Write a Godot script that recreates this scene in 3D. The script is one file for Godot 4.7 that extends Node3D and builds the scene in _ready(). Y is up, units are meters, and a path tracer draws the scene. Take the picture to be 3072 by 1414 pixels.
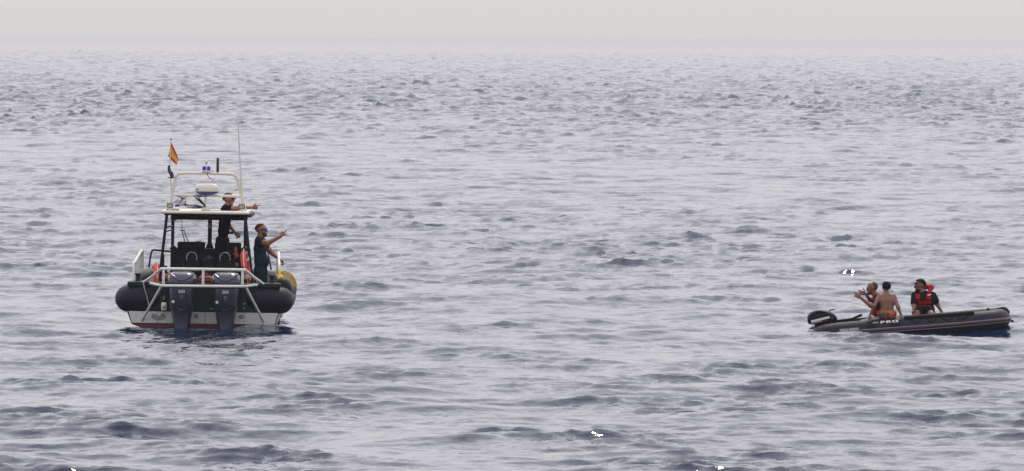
extends Node3D
# A grey-green patrol boat and a small rubber dinghy on a ruffled sea under a hazy white sky.

var M := {}
var taken := {}
var boat_xf: Transform3D
var dinghy_at: Vector3

func _ready() -> void:
	# ---- camera
	var cam := Camera3D.new()
	cam.name = "camera"
	cam.position = Vector3(0, 5.05, 0)
	cam.rotation_degrees = Vector3(-1.2985, 0, 0.31)
	cam.fov = 3.1237
	cam.near = 1.0
	cam.far = 60000.0
	add_child(cam)
	cam.current = true
	# ---- sky, exposure, haze
	var env := Environment.new()
	env.background_mode = Environment.BG_SKY
	var sky := Sky.new()
	var sm := ProceduralSkyMaterial.new()
	sm.sky_top_color = Color(1.09, 1.08, 1.11)
	sm.sky_horizon_color = Color(0.848, 0.835, 0.826)
	sm.sky_curve = 0.075
	sm.ground_bottom_color = Color(0.30, 0.34, 0.42)
	sm.ground_horizon_color = Color(0.848, 0.835, 0.826)
	sm.ground_curve = 0.05
	sm.sun_angle_max = 1.0
	sky.sky_material = sm
	env.sky = sky
	env.tonemap_mode = Environment.TONE_MAPPER_LINEAR
	env.tonemap_exposure = 1.0
	env.fog_enabled = true
	env.fog_density = 0.00011
	env.fog_light_color = Color(0.90, 0.905, 0.93)
	env.sdfgi_enabled = true
	env.ssao_enabled = true
	env.ssil_enabled = true
	var we := WorldEnvironment.new()
	we.name = "environment"
	we.environment = env
	add_child(we)
	# ---- hazy sun, high and beyond the boats
	var sun := DirectionalLight3D.new()
	sun.name = "sun"
	sun.light_color = Color(1.0, 0.95, 0.87)
	sun.light_energy = 0.6
	sun.light_angular_distance = 2.0
	sun.shadow_enabled = true
	sun.rotation_degrees = Vector3(-51, 180 - 12, 0)
	add_child(sun)

	boat_xf = Transform3D(Basis.from_euler(Vector3(0, 0, deg_to_rad(-0.5))), Vector3(-5.366, 0, -150.18))
	dinghy_at = Vector3(6.888, 0, -150.22)
	materials()
	sea()
	patrol_boat()
	dinghy()
	loose_things()
	people()

# ------------------------------------------------------------------ materials
func mat(key: String, c: Color, rough: float, metal := 0.0, wear := 0.0, scale := 3.0) -> StandardMaterial3D:
	var m := StandardMaterial3D.new()
	m.resource_name = key
	m.albedo_color = c
	m.roughness = rough
	m.metallic = metal
	if wear > 0.0:
		var n := FastNoiseLite.new()
		n.seed = key.hash() % 1000
		n.frequency = 0.02
		n.fractal_octaves = 5
		n.fractal_gain = 0.6
		var t := NoiseTexture2D.new()
		t.width = 256
		t.height = 256
		t.seamless = true
		t.noise = n
		var g := Gradient.new()
		g.set_color(0, Color(1.0 - wear, 1.0 - wear, 1.0 - wear))
		g.set_color(1, Color(1, 1, 1))
		g.set_offset(0, 0.25)
		g.set_offset(1, 0.62)
		t.color_ramp = g
		m.albedo_texture = t
		m.uv1_triplanar = true
		m.uv1_scale = Vector3.ONE * scale
	M[key] = m
	return m

func materials() -> void:
	var w := StandardMaterial3D.new()
	w.resource_name = "sea water"
	w.albedo_color = Color(0.04, 0.115, 0.22)
	w.roughness = 0.06
	w.metallic_specular = 0.31
	M.water = w
	mat("white", Color(0.83, 0.825, 0.81), 0.35, 0.0, 0.05)
	mat("cream", Color(0.82, 0.80, 0.745), 0.4, 0.0, 0.05)
	mat("hull_white", Color(0.74, 0.74, 0.735), 0.4, 0.0, 0.07, 3.0)
	mat("red_paint", Color(0.33, 0.045, 0.085), 0.55, 0.0, 0.25)
	mat("tube_rubber", Color(0.05, 0.053, 0.125), 0.55, 0.0, 0.25, 2.5)
	mat("fender_grey", Color(0.27, 0.27, 0.285), 0.7, 0.0, 0.3)
	mat("black_rubber", Color(0.035, 0.04, 0.06), 0.6, 0.0, 0.15)
	mat("green", Color(0.02, 0.12, 0.115), 0.4, 0.0, 0.2)
	mat("dark_green", Color(0.018, 0.065, 0.08), 0.5, 0.0, 0.2)
	mat("dark", Color(0.025, 0.037, 0.06), 0.6, 0.0, 0.2)
	mat("engine_grey", Color(0.225, 0.24, 0.31), 0.28, 0.35, 0.10)
	M.engine_grey.clearcoat_enabled = true
	M.engine_grey.clearcoat = 0.6
	M.engine_grey.clearcoat_roughness = 0.12
	mat("silver", Color(0.50, 0.50, 0.52), 0.35, 0.8)
	mat("decal", Color(0.82, 0.82, 0.80), 0.5)
	mat("decal_dim", Color(0.52, 0.53, 0.56), 0.5)
	mat("stain", Color(0.55, 0.55, 0.555), 0.7, 0.0, 0.3, 8.0)
	mat("orange", Color(0.86, 0.31, 0.15), 0.55, 0.0, 0.15)
	mat("ring_red", Color(0.74, 0.20, 0.135), 0.55, 0.0, 0.18)
	mat("fuel_red", Color(0.50, 0.13, 0.13), 0.5, 0.0, 0.2)
	mat("yellow", Color(0.82, 0.65, 0.06), 0.6, 0.0, 0.12)
	mat("flag_red", Color(0.72, 0.07, 0.10), 0.8)
	mat("flag_yellow", Color(0.95, 0.75, 0.06), 0.8)
	for k in ["flag_red", "flag_yellow"]:
		M[k].backlight_enabled = true
		M[k].backlight = Color(0.6, 0.6, 0.6)
	mat("blue", Color(0.05, 0.20, 0.72), 0.15)
	mat("navy_blue", Color(0.07, 0.16, 0.50), 0.4)
	mat("mirror_blue", Color(0.08, 0.30, 0.95), 0.12, 0.4)
	mat("lamp_glass", Color(0.60, 0.60, 0.58), 0.15, 0.1)
	mat("grey_cover", Color(0.60, 0.61, 0.61), 0.75, 0.0, 0.2)
	mat("skin_tan", Color(0.58, 0.375, 0.305), 0.55, 0.0, 0.10, 8.0)
	mat("skin_brown", Color(0.47, 0.31, 0.255), 0.5, 0.0, 0.10, 8.0)
	mat("skin_boy", Color(0.50, 0.345, 0.275), 0.5, 0.0, 0.08, 8.0)
	mat("hair_black", Color(0.07, 0.055, 0.06), 0.6)
	mat("hair_brown", Color(0.26, 0.15, 0.12), 0.7)
	mat("hair_stubble", Color(0.28, 0.19, 0.165), 0.8)
	mat("shirt_black", Color(0.06, 0.07, 0.10), 0.85, 0.0, 0.15, 6.0)
	mat("shirt_teal", Color(0.065, 0.165, 0.19), 0.85, 0.0, 0.15, 6.0)
	mat("trousers_teal", Color(0.075, 0.205, 0.205), 0.85, 0.0, 0.2, 6.0)
	mat("trousers_dark", Color(0.065, 0.075, 0.11), 0.85, 0.0, 0.2, 6.0)
	mat("shirt_navy", Color(0.095, 0.085, 0.15), 0.85, 0.0, 0.2, 6.0)
	mat("hi_vis", Color(0.80, 0.92, 0.12), 0.7)
	mat("vest_red", Color(0.54, 0.055, 0.11), 0.7, 0.0, 0.15, 6.0)
	mat("vest_pink", Color(0.64, 0.12, 0.165), 0.7, 0.0, 0.1, 6.0)
	mat("strap", Color(0.09, 0.08, 0.11), 0.75)
	mat("shorts_red", Color(0.72, 0.05, 0.10), 0.8, 0.0, 0.15, 6.0)
	mat("cloth_grey", Color(0.62, 0.63, 0.70), 0.85, 0.0, 0.15, 6.0)
	mat("cap_navy", Color(0.04, 0.035, 0.07), 0.8)
	mat("strake_line", Color(0.55, 0.48, 0.49), 0.6)
	mat("strake_dark", Color(0.15, 0.12, 0.15), 0.6)
	mat("dinghy_rubber", Color(0.125, 0.125, 0.185), 0.55, 0.0, 0.2, 2.5)
	for k in ["tube_rubber", "black_rubber", "dark", "dark_green", "green", "dinghy_rubber", "fender_grey"]:
		M[k].metallic_specular = 0.32
	for k in ["shirt_black", "shirt_teal", "trousers_teal", "trousers_dark", "shirt_navy", "strap", "cap_navy", "hair_black", "hair_brown", "hair_stubble", "vest_red", "vest_pink"]:
		M[k].metallic_specular = 0.2
	var gl := StandardMaterial3D.new()
	gl.resource_name = "windscreen glass"
	gl.transparency = BaseMaterial3D.TRANSPARENCY_ALPHA
	gl.albedo_color = Color(0.85, 0.93, 0.92, 0.08)
	gl.roughness = 0.03
	M.glass = gl
	# swimming shorts: orange and grey blotches printed on the cloth
	var im := Image.create(128, 128, false, Image.FORMAT_RGB8)
	var fn := FastNoiseLite.new()
	fn.seed = 5
	fn.frequency = 0.03
	var f2 := FastNoiseLite.new()
	f2.seed = 9
	f2.frequency = 0.045
	for y in 128:
		for x in 128:
			var c := Color(0.31, 0.255, 0.26)
			if f2.get_noise_2d(x, y) > 0.12:
				c = Color(0.18, 0.15, 0.18)
			var v := fn.get_noise_2d(x, y)
			if v > 0.10:
				c = Color(0.55, 0.36, 0.19)
			if v > 0.24:
				c = Color(0.82, 0.36, 0.08)
			im.set_pixel(x, y, c)
	var sh := StandardMaterial3D.new()
	sh.resource_name = "printed shorts"
	sh.albedo_texture = ImageTexture.create_from_image(im)
	sh.uv1_triplanar = true
	sh.uv1_scale = Vector3.ONE * 2.2
	sh.roughness = 0.85
	M.shorts_print = sh

# ------------------------------------------------------------------ helpers
func numbered(n: String) -> String:
	taken[n] = taken.get(n, -1) + 1
	return n if taken[n] == 0 else "%s_%03d" % [n, taken[n]]

func thing(called: String, label: String, category: String, xf: Transform3D, group := "") -> Node3D:
	var o := Node3D.new()
	o.name = numbered(called)
	add_child(o)
	o.transform = xf
	o.set_meta("label", label)
	o.set_meta("category", category)
	if group != "":
		o.set_meta("group", group)
	return o

func put(parent: Node, called: String, mesh: Mesh, m: Material, label := "") -> MeshInstance3D:
	var o := MeshInstance3D.new()
	o.name = called
	o.mesh = mesh
	o.material_override = m
	if label != "":
		o.set_meta("label", label)
	parent.add_child(o, true)
	return o

func new_st() -> SurfaceTool:
	var st := SurfaceTool.new()
	st.begin(Mesh.PRIMITIVE_TRIANGLES)
	return st

func done(st: SurfaceTool) -> ArrayMesh:
	st.generate_normals()
	return st.commit()

func tri(st: SurfaceTool, a: Vector3, b: Vector3, c: Vector3) -> void:
	st.add_vertex(a)
	st.add_vertex(b)
	st.add_vertex(c)

func quad(st: SurfaceTool, a: Vector3, b: Vector3, c: Vector3, d: Vector3) -> void:
	tri(st, a, b, c)
	tri(st, a, c, d)

# rings of equal count, joined; ends closed
func loft(st: SurfaceTool, rings: Array, smooth := 0, closed := true) -> void:
	st.set_smooth_group(smooth)
	for i in rings.size() - 1:
		var a: PackedVector3Array = rings[i]
		var b: PackedVector3Array = rings[i + 1]
		var n := a.size()
		for j in n:
			var k := (j + 1) % n
			quad(st, a[j], a[k], b[k], b[j])
	if closed:
		st.set_smooth_group(-1 if smooth < 0 else smooth + 1)
		for e in [0, rings.size() - 1]:
			var r: PackedVector3Array = rings[e]
			var c := Vector3.ZERO
			for p in r:
				c += p
			c /= r.size()
			for j in r.size():
				var k := (j + 1) % r.size()
				if e == 0:
					tri(st, c, r[k], r[j])
				else:
					tri(st, c, r[j], r[k])

# a swept round bar with radius per point; round_ends adds hemispherical ends
func tube(st: SurfaceTool, pts: Array, rad, sides := 10, round_ends := true) -> void:
	var P: Array = pts.duplicate()
	var Rr: Array = []
	for i in P.size():
		Rr.append(rad[i] if rad is Array else rad)
	var rings := []
	var prev := Vector3.ZERO
	var n := P.size()
	for i in n:
		var dirv: Vector3 = (P[mini(i + 1, n - 1)] - P[maxi(i - 1, 0)]).normalized()
		var side: Vector3
		if i == 0:
			side = dirv.cross(Vector3.UP if absf(dirv.y) < 0.9 else Vector3.RIGHT).normalized()
		else:
			side = (prev - dirv * prev.dot(dirv)).normalized()
		prev = side
		var upv := side.cross(dirv).normalized()
		var steps: Array = [[0.0, 1.0]]
		if round_ends and i == 0:
			steps = [[-1.0, 0.05], [-0.87, 0.5], [-0.5, 0.87], [0.0, 1.0]]
		elif round_ends and i == n - 1:
			steps = [[0.0, 1.0], [0.5, 0.87], [0.87, 0.5], [1.0, 0.05]]
		for s in steps:
			var ring := PackedVector3Array()
			for k in sides:
				var a := TAU * k / sides
				ring.append(P[i] + dirv * (s[0] * Rr[i]) + (side * cos(a) + upv * sin(a)) * (Rr[i] * s[1]))
			rings.append(ring)
	loft(st, rings)

func tube_mesh(pts: Array, rad, sides := 10, round_ends := true) -> ArrayMesh:
	var st := new_st()
	tube(st, pts, rad, sides, round_ends)
	return done(st)

# smooth curve through points
func curve(pts: Array, per := 6) -> Array:
	var out := []
	var n := pts.size()
	for i in n - 1:
		var a: Vector3 = pts[maxi(i - 1, 0)]
		var b: Vector3 = pts[i]
		var c: Vector3 = pts[i + 1]
		var d: Vector3 = pts[mini(i + 2, n - 1)]
		for k in per:
			out.append(b.cubic_interpolate(c, a, d, float(k) / per))
	out.append(pts[n - 1])
	return out

# box with chamfered edges
func bbox(st: SurfaceTool, c: Vector3, size: Vector3, bevel := 0.01, b := Basis.IDENTITY) -> void:
	var h := size * 0.5
	var e := minf(bevel, minf(h.x, minf(h.y, h.z)) * 0.9)
	var rings := []
	for lv in [[-h.y, e], [-h.y + e, 0.0], [h.y - e, 0.0], [h.y, e]]:
		var ix: float = h.x - lv[1]
		var iz: float = h.z - lv[1]
		var r := PackedVector3Array()
		for q in [[ix - e, -iz], [ix, -iz + e], [ix, iz - e], [ix - e, iz], [-ix + e, iz], [-ix, iz - e], [-ix, -iz + e], [-ix + e, -iz]]:
			r.append(c + b * Vector3(q[0], lv[0], q[1]))
		rings.append(r)
	loft(st, rings, -1)

func box_mesh(c: Vector3, size: Vector3, bevel := 0.01, b := Basis.IDENTITY) -> ArrayMesh:
	var st := new_st()
	bbox(st, c, size, bevel, b)
	return done(st)

# superellipse ring in the xz plane
func ring_xz(c: Vector3, w: float, d: float, p := 2.6, n := 28) -> PackedVector3Array:
	var r := PackedVector3Array()
	for k in n:
		var a := TAU * k / n
		var ca := cos(a)
		var sa := sin(a)
		r.append(c + Vector3(signf(ca) * pow(absf(ca), 2.0 / p) * w * 0.5, 0, -signf(sa) * pow(absf(sa), 2.0 / p) * d * 0.5))
	return r

func lathe(st: SurfaceTool, c: Vector3, prof: Array, n := 24) -> void:
	var rings := []
	for p in prof:
		rings.append(ring_xz(c + Vector3(0, p[1], 0), p[0] * 2.0, p[0] * 2.0, 2.0, n))
	loft(st, rings)

func text(parent: Node, called: String, s: String, at: Vector3, height: float, m: Material, b := Basis.IDENTITY, bold := true) -> void:
	var t := TextMesh.new()
	t.text = s
	var f := SystemFont.new()
	f.font_names = PackedStringArray(["Droid Sans"])
	f.font_weight = 700 if bold else 400
	t.font = f
	t.font_size = 64
	t.pixel_size = height / 46.0
	t.depth = 0.004
	var o := put(parent, called, t, m)
	o.transform = Transform3D(b, at)

# ------------------------------------------------------------------ the sea
func fft_rows(re: PackedFloat32Array, im: PackedFloat32Array, n: int) -> void:
	var bits := int(round(log(n) / log(2)))
	var rev := PackedInt32Array()
	rev.resize(n)
	for i in n:
		var r := 0
		for b in bits:
			if i & (1 << b):
				r |= 1 << (bits - 1 - b)
		rev[i] = r
	var cs := PackedFloat32Array()
	var sn := PackedFloat32Array()
	for i in n / 2:
		cs.append(cos(TAU * i / n))
		sn.append(sin(TAU * i / n))
	for row in n:
		var o := row * n
		for i in n:
			var j := rev[i]
			if j > i:
				var t := re[o + i]
				re[o + i] = re[o + j]
				re[o + j] = t
				t = im[o + i]
				im[o + i] = im[o + j]
				im[o + j] = t
		var half := 1
		while half < n:
			var step := n / (half * 2)
			for k in half:
				var c := cs[k * step]
				var s := sn[k * step]
				var a := o + k
				while a < o + n:
					var b := a + half
					var xr := re[b] * c - im[b] * s
					var xi := re[b] * s + im[b] * c
					re[b] = re[a] - xr
					im[b] = im[a] - xi
					re[a] += xr
					im[a] += xi
					a += half * 2
			half *= 2

func transpose(a: PackedFloat32Array, n: int) -> PackedFloat32Array:
	var r := PackedFloat32Array()
	r.resize(n * n)
	for y in n:
		for x in n:
			r[x * n + y] = a[y * n + x]
	return r

const RIPPLE := 0.05
const CHOP := -1.0

func sea() -> void:
	var N := 512
	var L := 34.0
	var rng := RandomNumberGenerator.new()
	rng.seed = 20240
	var re := PackedFloat32Array()
	var im := PackedFloat32Array()
	var dre := PackedFloat32Array()
	var dim := PackedFloat32Array()
	dre.resize(N * N)
	dim.resize(N * N)
	re.resize(N * N)
	im.resize(N * N)
	var kp := TAU / 6.5
	var kc := TAU / 0.22
	var wind := Vector2(0.0, 1.0).normalized()
	var slope := 0.0
	for j in N:
		for i in N:
			var kx := TAU / L * (i if i <= N / 2 else i - N)
			var kz := TAU / L * (j if j <= N / 2 else j - N)
			var k := sqrt(kx * kx + kz * kz)
			if k < 0.3 or k > kc:
				continue
			var cd := (kx * wind.x + kz * wind.y) / k
			var spread := 0.06 + 0.94 * pow(absf(cd), 3.0)
			var p := exp(-1.25 * pow(kp / k, 4.0)) / pow(k, 4.3) * spread * (1.0 - smoothstep(kc * 0.5, kc, k))
			var a := sqrt(p)
			re[j * N + i] = a * rng.randfn()
			im[j * N + i] = a * rng.randfn()
			slope += p * k * k
			# the sideways swing of the water along z: crests gather, troughs widen
			var m := kz / k
			dre[j * N + i] = im[j * N + i] * m
			dim[j * N + i] = -re[j * N + i] * m
	fft_rows(re, im, N)
	re = transpose(re, N)
	im = transpose(im, N)
	fft_rows(re, im, N)
	fft_rows(dre, dim, N)
	dre = transpose(dre, N)
	dim = transpose(dim, N)
	fft_rows(dre, dim, N)
	var norm := 1.0 / sqrt(slope)   # rms slope 1 in tiles of side L
	# fine ripples, 4 m a side, as a normal map
	var rip := Image.create(N, N, false, Image.FORMAT_RGB8)
	var rg := norm * 34.0 / 4.0 / (34.0 / 4.0) * N / 34.0 * 0.5 * RIPPLE
	for y in N:
		for x in N:
			var sx := (im[y * N + ((x + 1) & (N - 1))] - im[y * N + ((x - 1) & (N - 1))]) * rg
			var sy := (im[((y + 1) & (N - 1)) * N + x] - im[((y - 1) & (N - 1)) * N + x]) * rg
			var nn := Vector3(-sx, sy, 1.0).normalized()
			rip.set_pixel(x, y, Color(nn.x * 0.5 + 0.5, nn.y * 0.5 + 0.5, nn.z * 0.5 + 0.5))
	M.water.normal_enabled = true
	M.water.normal_texture = ImageTexture.create_from_image(rip)
	M.water.normal_scale = 1.0
	# rows (distance) and columns (tangent of the bearing)
	var rows := PackedFloat32Array()
	var D := 6.0
	while D < 90.0:
		rows.append(D)
		D += 2.0
	while D < 45000.0:
		rows.append(D)
		D += 0.10 * D / 95.0 if D < 600.0 else (0.632 * pow(D / 600.0, 1.25) if D < 3000.0 else 4.7 * pow(D / 3000.0, 2.2))
	var tans := PackedFloat32Array()
	for t in [-7.0, -3.0, -1.5, -0.8, -0.4, -0.2, -0.12, -0.095]:
		tans.append(t)
	var dense := 290
	var half := 0.0592 * 1.32
	for i in dense + 1:
		tans.append(-half + 2.0 * half * i / dense)
	for t in [0.095, 0.12, 0.2, 0.4, 0.8, 1.5, 3.0, 7.0]:
		tans.append(t)
	var nr := rows.size()
	var nc := tans.size()
	var hts := PackedFloat32Array()
	hts.resize(nr * nc)
	var verts := PackedVector3Array()
	verts.resize(nr * nc)
	var uvs := PackedVector2Array()
	uvs.resize(nr * nc)
	var patch := FastNoiseLite.new()
	patch.seed = 3
	patch.frequency = 0.02
	patch.fractal_octaves = 3
	var gust := FastNoiseLite.new()
	gust.seed = 11
	gust.frequency = 0.22
	gust.fractal_octaves = 2
	var mask := N - 1
	var g1 := N / 34.0
	var g2 := N / 4.1
	var A1 := 0.095 * norm
	var A2 := 0.245 * norm * 4.1 / 34.0
	var c1r := cos(-0.22)
	var s1r := sin(-0.22)
	var c2 := cos(0.13)
	var s2 := sin(0.13)
	for r in nr:
		var z := rows[r]
		var o := r * nc
		var near_boats := z > 147.0 and z < 160.0
		var far_calm := 1.0 / (1.0 + pow(z / 9000.0, 2.0))
		# a fresher breeze ruffles the water farther out
		var breeze := smoothstep(330.0, 750.0, z)
		var a1 := A1 * (1.0 + 1.3 * breeze)
		var a2 := A2 * (1.0 + 2.6 * breeze)
		for c in nc:
			var x := z * tans[c]
			var wx := x + 5.0 * sin(z * 0.023 + x * 0.031 + 1.0)
			var wz := z + 5.0 * sin(x * 0.027 - z * 0.011)
			var u := (wx * c1r + wz * s1r) * g1 + 1000000.0
			var v := (wz * c1r - wx * s1r) * g1 + 1000000.0
			var iu := int(u)
			var iv := int(v)
			var fu := u - iu
			var fv := v - iv
			var r0 := (iu & mask) * N
			var r1 := ((iu + 1) & mask) * N
			var i00 := r0 + (iv & mask)
			var i01 := r0 + ((iv + 1) & mask)
			var i10 := r1 + (iv & mask)
			var i11 := r1 + ((iv + 1) & mask)
			var w00 := (1.0 - fu) * (1.0 - fv)
			var w01 := (1.0 - fu) * fv
			var w10 := fu * (1.0 - fv)
			var w11 := fu * fv
			var h := (re[i00] * w00 + re[i01] * w01 + re[i10] * w10 + re[i11] * w11) * a1
			var dz := (dre[i00] * w00 + dre[i01] * w01 + dre[i10] * w10 + dre[i11] * w11) * a1
			u = (wx * c2 - wz * s2) * g2 + 1000000.0
			v = (wx * s2 + wz * c2) * g2 + 1000000.0
			iu = int(u)
			iv = int(v)
			fu = u - iu
			fv = v - iv
			r0 = (iu & mask) * N
			r1 = ((iu + 1) & mask) * N
			i00 = r0 + (iv & mask)
			i01 = r0 + ((iv + 1) & mask)
			i10 = r1 + (iv & mask)
			i11 = r1 + ((iv + 1) & mask)
			w00 = (1.0 - fu) * (1.0 - fv)
			w01 = (1.0 - fu) * fv
			w10 = fu * (1.0 - fv)
			w11 = fu * fv
			var amp := a2 * clampf(1.0 + 0.9 * patch.get_noise_2d(x * 1.6, z * 0.45), 0.5, 1.5) * clampf(0.85 + 5.0 * h, 0.6, 1.4) * clampf(0.85 + 1.1 * gust.get_noise_2d(x, z * 0.8), 0.35, 1.5)
			h += (im[i00] * w00 + im[i01] * w01 + im[i10] * w10 + im[i11] * w11) * amp
			dz += (dim[i00] * w00 + dim[i01] * w01 + dim[i10] * w10 + dim[i11] * w11) * amp
			dz *= CHOP
			if near_boats:
				# quieter water in the lee of the stern
				var lee := smoothstep(2.0, 1.2, absf(x + 5.5)) * smoothstep(148.6, 149.8, z)
				h = lerpf(h, h * 0.35 + lerpf(-0.025, 0.075, smoothstep(-5.3, -4.3, x)), lee)
				# the hulls keep the water out of themselves
				var bx := absf(x + 5.366)
				if bx < 1.25 and z > 150.2:
					h = lerpf(h, minf(h, -0.25), smoothstep(1.25, 1.05, bx) * smoothstep(150.2, 150.4, z))
				var dx := absf(x - 6.45)
				if dx < 1.5 and z > 150.3 and z < 151.6:
					h = lerpf(h, minf(h, -0.25), smoothstep(1.5, 1.2, dx) * smoothstep(150.3, 150.5, z) * smoothstep(151.6, 151.4, z))
			h *= far_calm * (1.0 + 0.8 * smoothstep(1200.0, 3000.0, z))
			hts[o + c] = h
			verts[o + c] = Vector3(x, h, -z - dz)
			uvs[o + c] = Vector2(wx * 0.2281 + wz * 0.1023, wz * 0.2281 - wx * 0.1023)
	var norms := PackedVector3Array()
	norms.resize(nr * nc)
	for r in nr:
		var ra := maxi(r - 1, 0)
		var rb := mini(r + 1, nr - 1)
		var iz := 1.0 / (rows[rb] - rows[ra])
		var zz := rows[r]
		for c in nc:
			var ca := maxi(c - 1, 0)
			var cb := mini(c + 1, nc - 1)
			var sx := (hts[r * nc + cb] - hts[r * nc + ca]) / (zz * (tans[cb] - tans[ca]))
			var d := verts[ra * nc + c].z - verts[rb * nc + c].z
			var sz := (hts[rb * nc + c] - hts[ra * nc + c]) / maxf(d, 0.3 / iz)
			norms[r * nc + c] = Vector3(-sx, 1.0, sz).normalized()
	var index := PackedInt32Array()
	index.resize((nr - 1) * (nc - 1) * 6)
	var q := 0
	for r in nr - 1:
		var o := r * nc
		for c in nc - 1:
			index[q] = o + c
			index[q + 1] = o + c + nc
			index[q + 2] = o + c + nc + 1
			index[q + 3] = o + c
			index[q + 4] = o + c + nc + 1
			index[q + 5] = o + c + 1
			q += 6
	var arr := []
	arr.resize(Mesh.ARRAY_MAX)
	arr[Mesh.ARRAY_VERTEX] = verts
	arr[Mesh.ARRAY_NORMAL] = norms
	arr[Mesh.ARRAY_TEX_UV] = uvs
	arr[Mesh.ARRAY_INDEX] = index
	var am := ArrayMesh.new()
	am.add_surface_from_arrays(Mesh.PRIMITIVE_TRIANGLES, arr)
	var o := put(self, "sea", am, M.water)
	o.set_meta("kind", "structure")
	print("sea rows ", nr, " cols ", nc, " tris ", index.size() / 3)

# ------------------------------------------------------------------ the patrol boat (x starboard, y up, stern at z 0, bow at -z)
func v3(x: float, y: float, s: float) -> Vector3:
	return Vector3(x, y, -s)

func hull_ring(s: float) -> PackedVector3Array:
	# half breadth of chine and sheer, keel depth along the boat
	var t := clampf(s / 7.6, 0.0, 1.0)
	var f := 1.0 - pow(maxf(t - 0.35, 0.0) / 0.65, 2.2)
	var chine := 1.225 * f + 0.02
	var top := 1.30 * f + 0.03
	var ychine := 0.06 + 0.18 * pow(t, 2.0)
	var ytop := 0.285 + 0.12 * t
	var keel := -0.42 + 0.5 * pow(t, 3.0)
	var r := PackedVector3Array()
	for p in [[-top, ytop], [-lerpf(chine, top, 0.1), lerpf(ychine, ytop, 0.1)], [-chine, ychine], [0.0, keel], [chine, ychine], [lerpf(chine, top, 0.1), lerpf(ychine, ytop, 0.1)], [top, ytop]]:
		r.append(v3(p[0], p[1], s))
	return r

func collar_points() -> Array:
	var right := []
	for p in [[0.90, 0.49, 0.20], [1.10, 0.49, 0.20], [1.22, 0.49, 0.225], [1.295, 0.49, 0.30], [1.325, 0.49, 0.42], [1.325, 0.49, 0.8], [1.32, 0.49, 1.6], [1.31, 0.495, 2.6], [1.27, 0.505, 3.6], [1.18, 0.52, 4.6], [1.0, 0.54, 5.6], [0.74, 0.56, 6.5], [0.40, 0.575, 7.2], [0.0, 0.58, 7.5]]:
		right.append(v3(p[0], p[1], p[2]))
	var all := []
	for p in right:
		all.append(Vector3(-p.x, p.y, p.z))
	right.reverse()
	for i in range(1, right.size()):
		all.append(right[i])
	return all

func engine_part(parent: Node, x: float) -> void:
	var e := Node3D.new()
	e.name = "outboard_engine"
	e.position = v3(x, 0, -0.38)
	parent.add_child(e, true)
	# powerhead cover: rounded block with a dished, ridged top
	var rings := []
	for p in [[0.735, 0.455, 0.58, 0.0], [0.79, 0.485, 0.61, 0.0], [0.85, 0.50, 0.62, 0.0], [0.90, 0.495, 0.61, -0.01], [0.94, 0.465, 0.57, -0.02], [0.97, 0.40, 0.50, -0.03], [0.99, 0.31, 0.40, -0.04], [0.998, 0.16, 0.24, -0.05]]:
		rings.append(ring_xz(Vector3(0, p[0], p[3]), p[1], p[2], 3.4, 36))
	var st := new_st()
	loft(st, rings)
	put(e, "cowling", done(st), M.engine_grey)
	# raised V on the aft face of the cover
	st = new_st()
	tube(st, curve([Vector3(-0.20, 0.955, 0.20), Vector3(-0.12, 0.90, 0.287), Vector3(-0.05, 0.858, 0.302), Vector3(0.05, 0.858, 0.302), Vector3(0.12, 0.90, 0.287), Vector3(0.20, 0.955, 0.20)], 5), 0.020, 8)
	put(e, "cowling_ridge", done(st), M.engine_grey)
	for k in [-1, 1]:
		st = new_st()
		tube(st, curve([Vector3(0.10 * k, 0.985, 0.10), Vector3(0.085 * k, 0.955, 0.215), Vector3(0.06 * k, 0.905, 0.28)], 4), [0.012, 0.015, 0.018, 0.02, 0.022, 0.02, 0.018, 0.014, 0.008], 8)
		put(e, "cowling_fin", done(st), M.engine_grey)
	# lower cover
	rings = []
	for p in [[0.33, 0.385, 0.42, -0.03], [0.36, 0.41, 0.46, -0.02], [0.45, 0.425, 0.50, -0.01], [0.58, 0.44, 0.54, 0.0], [0.68, 0.455, 0.565, 0.0], [0.722, 0.45, 0.565, 0.0]]:
		rings.append(ring_xz(Vector3(0, p[0], p[3]), p[1], p[2], 3.2, 36))
	st = new_st()
	loft(st, rings)
	put(e, "lower_cover", done(st), M.engine_grey)
	put(e, "cover_seam", _seam(), M.black_rubber)
	# chevron moulded in the lower cover
	st = new_st()
	tube(st, [Vector3(-0.075, 0.365, 0.20), Vector3(0, 0.325, 0.20), Vector3(0.075, 0.365, 0.20)], 0.010, 6)
	put(e, "chevron", done(st), M.engine_grey)
	# leg down into the water
	rings = []
	for p in [[-0.55, 0.10, 0.26, -0.02], [-0.2, 0.17, 0.30, -0.03], [0.0, 0.25, 0.32, -0.04], [0.12, 0.30, 0.34, -0.04], [0.24, 0.355, 0.37, -0.04], [0.335, 0.38, 0.41, -0.03]]:
		rings.append(ring_xz(Vector3(0, p[0], p[3]), p[1], p[2], 2.8, 30))
	st = new_st()
	loft(st, rings)
	put(e, "engine_leg", done(st), M.engine_grey)
	put(e, "mounting_bracket", box_mesh(Vector3(0, 0.45, -0.30), Vector3(0.26, 0.42, 0.14), 0.02), M.engine_grey)
	put(e, "emblem", _disc(0.026), M.decal).transform = Transform3D(Basis.IDENTITY, Vector3(-0.145, 0.478, 0.249))
	var tilt := Basis(Vector3.RIGHT, deg_to_rad(7))
	text(e, "power_number", "300", Vector3(0.0, 0.655, 0.286), 0.052, M.decal)
	text(e, "engine_type", "V6", Vector3(0.0, 0.575, 0.277), 0.036, M.decal_dim, tilt)
	text(e, "engine_size", "4.2L", Vector3(0.0, 0.535, 0.270), 0.022, M.decal_dim, tilt)

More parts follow.
